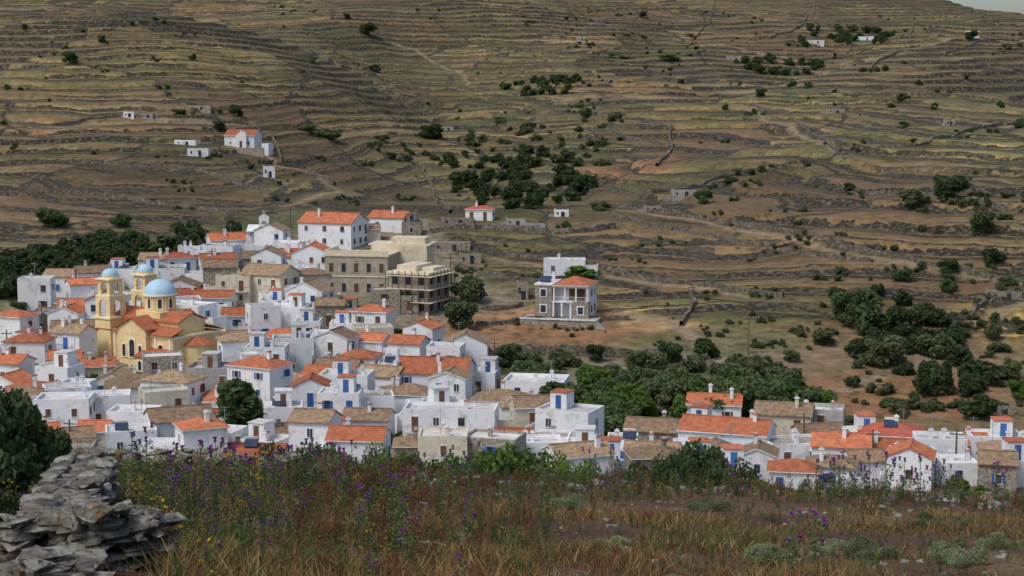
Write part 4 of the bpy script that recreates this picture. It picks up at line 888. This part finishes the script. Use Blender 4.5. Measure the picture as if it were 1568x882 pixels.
def ball(t,c,r,col,n=6,sq=1.):
    V=[];Fc=[]
    for j in range(1,4):
        th=math.pi*j/4
        for a in range(n): V.append((c[0]+r*math.sin(th)*math.cos(2*math.pi*a/n),c[1]+r*math.sin(th)*math.sin(2*math.pi*a/n),c[2]+r*sq*math.cos(th)))
    V.append((c[0],c[1],c[2]+r*sq));V.append((c[0],c[1],c[2]-r*sq)); m=3*n
    for a in range(n):
        b=(a+1)%n; Fc+= [(m,a,b),(a,n+a,n+b,b),(n+a,2*n+a,2*n+b,n+b),(2*n+a,m+1,2*n+b)]
    t.add(V,Fc,0,col)
def weed(seed,kind):
    rg=np.random.default_rng(seed); t=T(); top=np.array([rg.normal()*.07,rg.normal()*.07,1.])
    sc={'dock':(.20,.095,.052),'green':(.10,.14,.044),'thistle':(.14,.17,.075),'yellow':(.125,.155,.052),'dry':(.26,.175,.095)}[kind]
    pts=[np.array([0,0,-.03]),top*.35+rg.normal(size=3)*.01,top*.7+rg.normal(size=3)*.015,top]
    for a,b,r0,r1 in zip(pts[:-1],pts[1:],(.010,.008,.006),(.008,.006,.004)): t.tube(a,b,r0,r1,4,0,sc)
    tips=[top]
    for i in range(rg.integers(6,11)):
        f=rg.uniform(.2,.85); p=top*f; a=rg.uniform(0,6.28); l=rg.uniform(.15,.38)*(1.1-f*.5); q=p+np.array([math.cos(a)*l*.7,math.sin(a)*l*.7,l]); t.tube(p,q,.006,.003,3,0,sc); tips.append(q)
    if kind in('green','yellow','thistle'):
        P=[]
        for q in tips:
            for k_ in range(16): f=rg.uniform(.1,.95); P.append(q*f+rg.normal(size=3)*.035)
        P=np.array(P); P[:,2]=np.abs(P[:,2]); t.quads(P,.038,0,np.array(sc)*rg.uniform(.5,1.4,(len(P),1)),.4,rg)
    if kind in('dock','dry'):
        P=[]
        for q in tips:
            for k_ in range(26): P.append(q-np.array([0,0,1])*rg.uniform(0,.28)*q[2]+rg.normal(size=3)*.015)
        P=np.array(P); t.quads(P,.017,0,np.array((.22,.08,.048) if kind=='dock' else (.30,.205,.11))*rg.uniform(.5,1.3,(len(P),1)),.8,rg)
    if kind=='thistle':
        for q in tips[:6]:
            ball(t,q,.030,(.13,.16,.08),6,1.2)
            for a in range(20):
                an=rg.uniform(0,6.28); e=rg.uniform(.1,.9); d=np.array([math.cos(an)*e,math.sin(an)*e,1])*.055; t.tube(q+[0,0,.02],q+[0,0,.02]+d,.009,.006,3,0,(.28+rg.random()*.12,.05,.44))
    if kind=='yellow':
        for q in tips:
            P=q+rg.normal(size=(5,3))*.014; t.quads(P,.018,0,(.7,.45,.02),.9,rg,2)
    return t.done()
WD={k_:[weed(100+i+j*10,k_) for i in range(5)] for j,k_ in enumerate(['dock','green','thistle','yellow','dry'])}
its=[]
for i in range(5200):
    y=12+24*rt.random()**.75; u=rt.uniform(-60,1640); x,y,z=fgp(u,y)
    if u<235 and y<17: continue
    nz=float(fbm(np.array(x*.45),np.array(y*.45),111,2))
    pr=.5+nz+(.3 if u<850 else 0)+(.25 if y>28 else 0)
    if rt.random()>pr: continue
    q=rt.random()
    if nz>.12 and 430<u<830 : k_='dock' if q<.5 else 'green'
    elif u<480: k_='green' if q<.58 else('yellow' if q<.68 else('thistle' if q<.80 else 'dry'))
    elif y>26: k_='green' if q<.55 else('dry' if q<.68 else('dock' if q<.88 else ('thistle' if q<.95 else 'yellow')))
    else: k_='green' if q<.48 else('dock' if q<.70 else('dry' if q<.94 else'yellow'))
    h=rt.uniform(.14,.36)*(1.4 if u<620 else .9)*(1.12 if y>25 else 1)
    if rt.random()<.12: h*=1.35
    if u>850: h*=.6+.45*ss(25,31,y)
    ti=rt.uniform(.55,1.2); its.append((rt.choice(WD[k_]),rotm(rt.uniform(0,6),rt.gauss(0,.1),rt.gauss(0,.1))@np.diag([h*1.1,h*1.1,h]),(x,y,z),(ti,ti,ti*.95)))
merged('wildflower_weeds',its,[VEG],True)
for (u,y,h) in [(622,14.2,.50),(705,12.9,.32),(555,13.0,.34),(1225,15.5,.55),(1262,15.8,.55),(610,20,.65),(300,26,.85),(330,27,.9),(262,24,.85),(395,28,.8),(440,28,.8),(475,26,.75),(505,29,.8),(560,27,.75),(715,18,.5),(720,30,.8),(690,29,.75),(905,31,.7),(1320,31,.8),(1345,31,.85),(1395,31,.8),(1425,30,.8),(1260,31,.7),(1290,31,.75),(940,32,.7),(240,22,.7),(375,20,.55),(830,27,.6),(1120,30,.6),(190,29,.9),(215,30,1.0),(350,24,.8),(420,25,.8),(585,25,.7),(640,28,.7),(780,22,.5),(945,26,.5),(450,18,.55),(520,22,.6),(1540,31,.8),(1470,31,.7),(310,19,.6),(270,20,.65),(545,19,.6),(1370,30,.85),(1300,29,.8),(1450,31,.8),(465,30,.85),(530,30,.85)]:
    x,y,z=fgp(u,y); t=rt.choice(WD['thistle']); me=fast_mesh('purple_thistle',t.V,t.L,t.S,[VEG],t.mi,t.C); o=link(bpy.data.objects.new('purple_thistle',me)); o.location=(x,y,z); o.scale=(h*1.1,h*1.1,h); o.rotation_euler=(0,0,rt.uniform(0,6))
PAL=leafmat('pale_shrub_leaves',(.15,.19,.085),(.26,.28,.17),(.11,.15,.055),6)
for (u,y,w,h) in [(490,14.5,.4,.30),(1180,16,.45,.36),(1350,17.5,.42,.32),(1475,17,.42,.38),(1290,18,.5,.24),(1445,22,.6,.3),(1030,14,.4,.16),(640,15,.3,.2),(860,24,.5,.3),(1550,20,.5,.25),(1090,25,.5,.28),(350,16,.35,.24),(960,18,.35,.22)]:
    x,y,z=fgp(u,y); i=rt.randrange(3); inst('low_shrub',BN[i],('bn',i),PAL,(x,y,z-.03),w,h,rt.uniform(0,6))
for (u,y,w,h,l) in [(475,40,1.8,3.0,D_),(440,41,1.5,2.8,G_),(560,40,1.4,2.6,G_),(620,40,1.6,2.4,G_),(700,40,2.2,2.5,G_),(780,40,2.4,2.8,G_),(735,39,1.4,2.0,D_),(850,40,1.6,2.3,G_),(880,40,1.6,2.1,O_),(1070,39,2.0,3.1,D_),(1045,38,1.4,2.2,D_),(1105,38,1.4,2.2,D_),(1010,40,1.4,2.1,O_),(520,38,1.2,1.8,O_),(900,36,1.2,1.1,G_),(1180,38,1.2,1.4,D_),(660,36,1.3,1.2,O_),(1500,40,1.6,1.9,D_),(1320,40,1.6,1.8,O_)]:
    x,y,z=fgp(u,y); i=rt.randrange(3); inst('green_bush',BN[i],('bn',i),l,(x,y,z-.1),w,h,rt.uniform(0,6))
NT=tree_t(77,9000,'round',.022)
for (u,y,w,h) in [(10,22,1.4,2.4),(-40,20,1.6,2.6),(45,26,1.1,1.9),(-5,17,.8,1.1)]:
    x,y,z=fgp(u,y); inst('evergreen_bush',NT,('n',0),L_D,(x,y,z-.4),w*1.1,h,rt.uniform(0,6))

# ------------------------------------------------------------ light, sky, camera
w=bpy.data.worlds.new('World'); scene.world=w; w.use_nodes=True; nt=w.node_tree
sk=nt.nodes.new('ShaderNodeTexSky'); sk.sky_type='NISHITA'; sk.sun_disc=False
sv=np.array([-.50,-.42,.95]); sv/=np.linalg.norm(sv); el=math.asin(sv[2]); az=math.atan2(sv[0],sv[1])
sk.sun_elevation=el; sk.sun_rotation=az; sk.dust_density=3.; sk.air_density=1.; sk.ozone_density=1.
bg=nt.nodes['Background']; nt.links.new(sk.outputs[0],bg.inputs[0]); bg.inputs[1].default_value=.145
ld=bpy.data.lights.new('sun','SUN'); ld.energy=1.5; ld.angle=R(16); ld.color=(1,.97,.93); lo=bpy.data.objects.new('sun',ld); link(lo)
from mathutils import Vector
lo.rotation_euler=Vector(sv).to_track_quat('Z','Y').to_euler()
cd=bpy.data.cameras.new('camera'); cam=bpy.data.objects.new('camera',cd); link(cam); cam.location=(0,0,0); cam.rotation_euler=(R(90)-PITCH,0,0)
cd.sensor_width=36; cd.lens=18/math.tan(R(17.5)); cd.clip_end=8000; cd.clip_start=.1; scene.camera=cam
scene.view_settings.view_transform='Standard'; scene.view_settings.look='None'; scene.view_settings.exposure=0
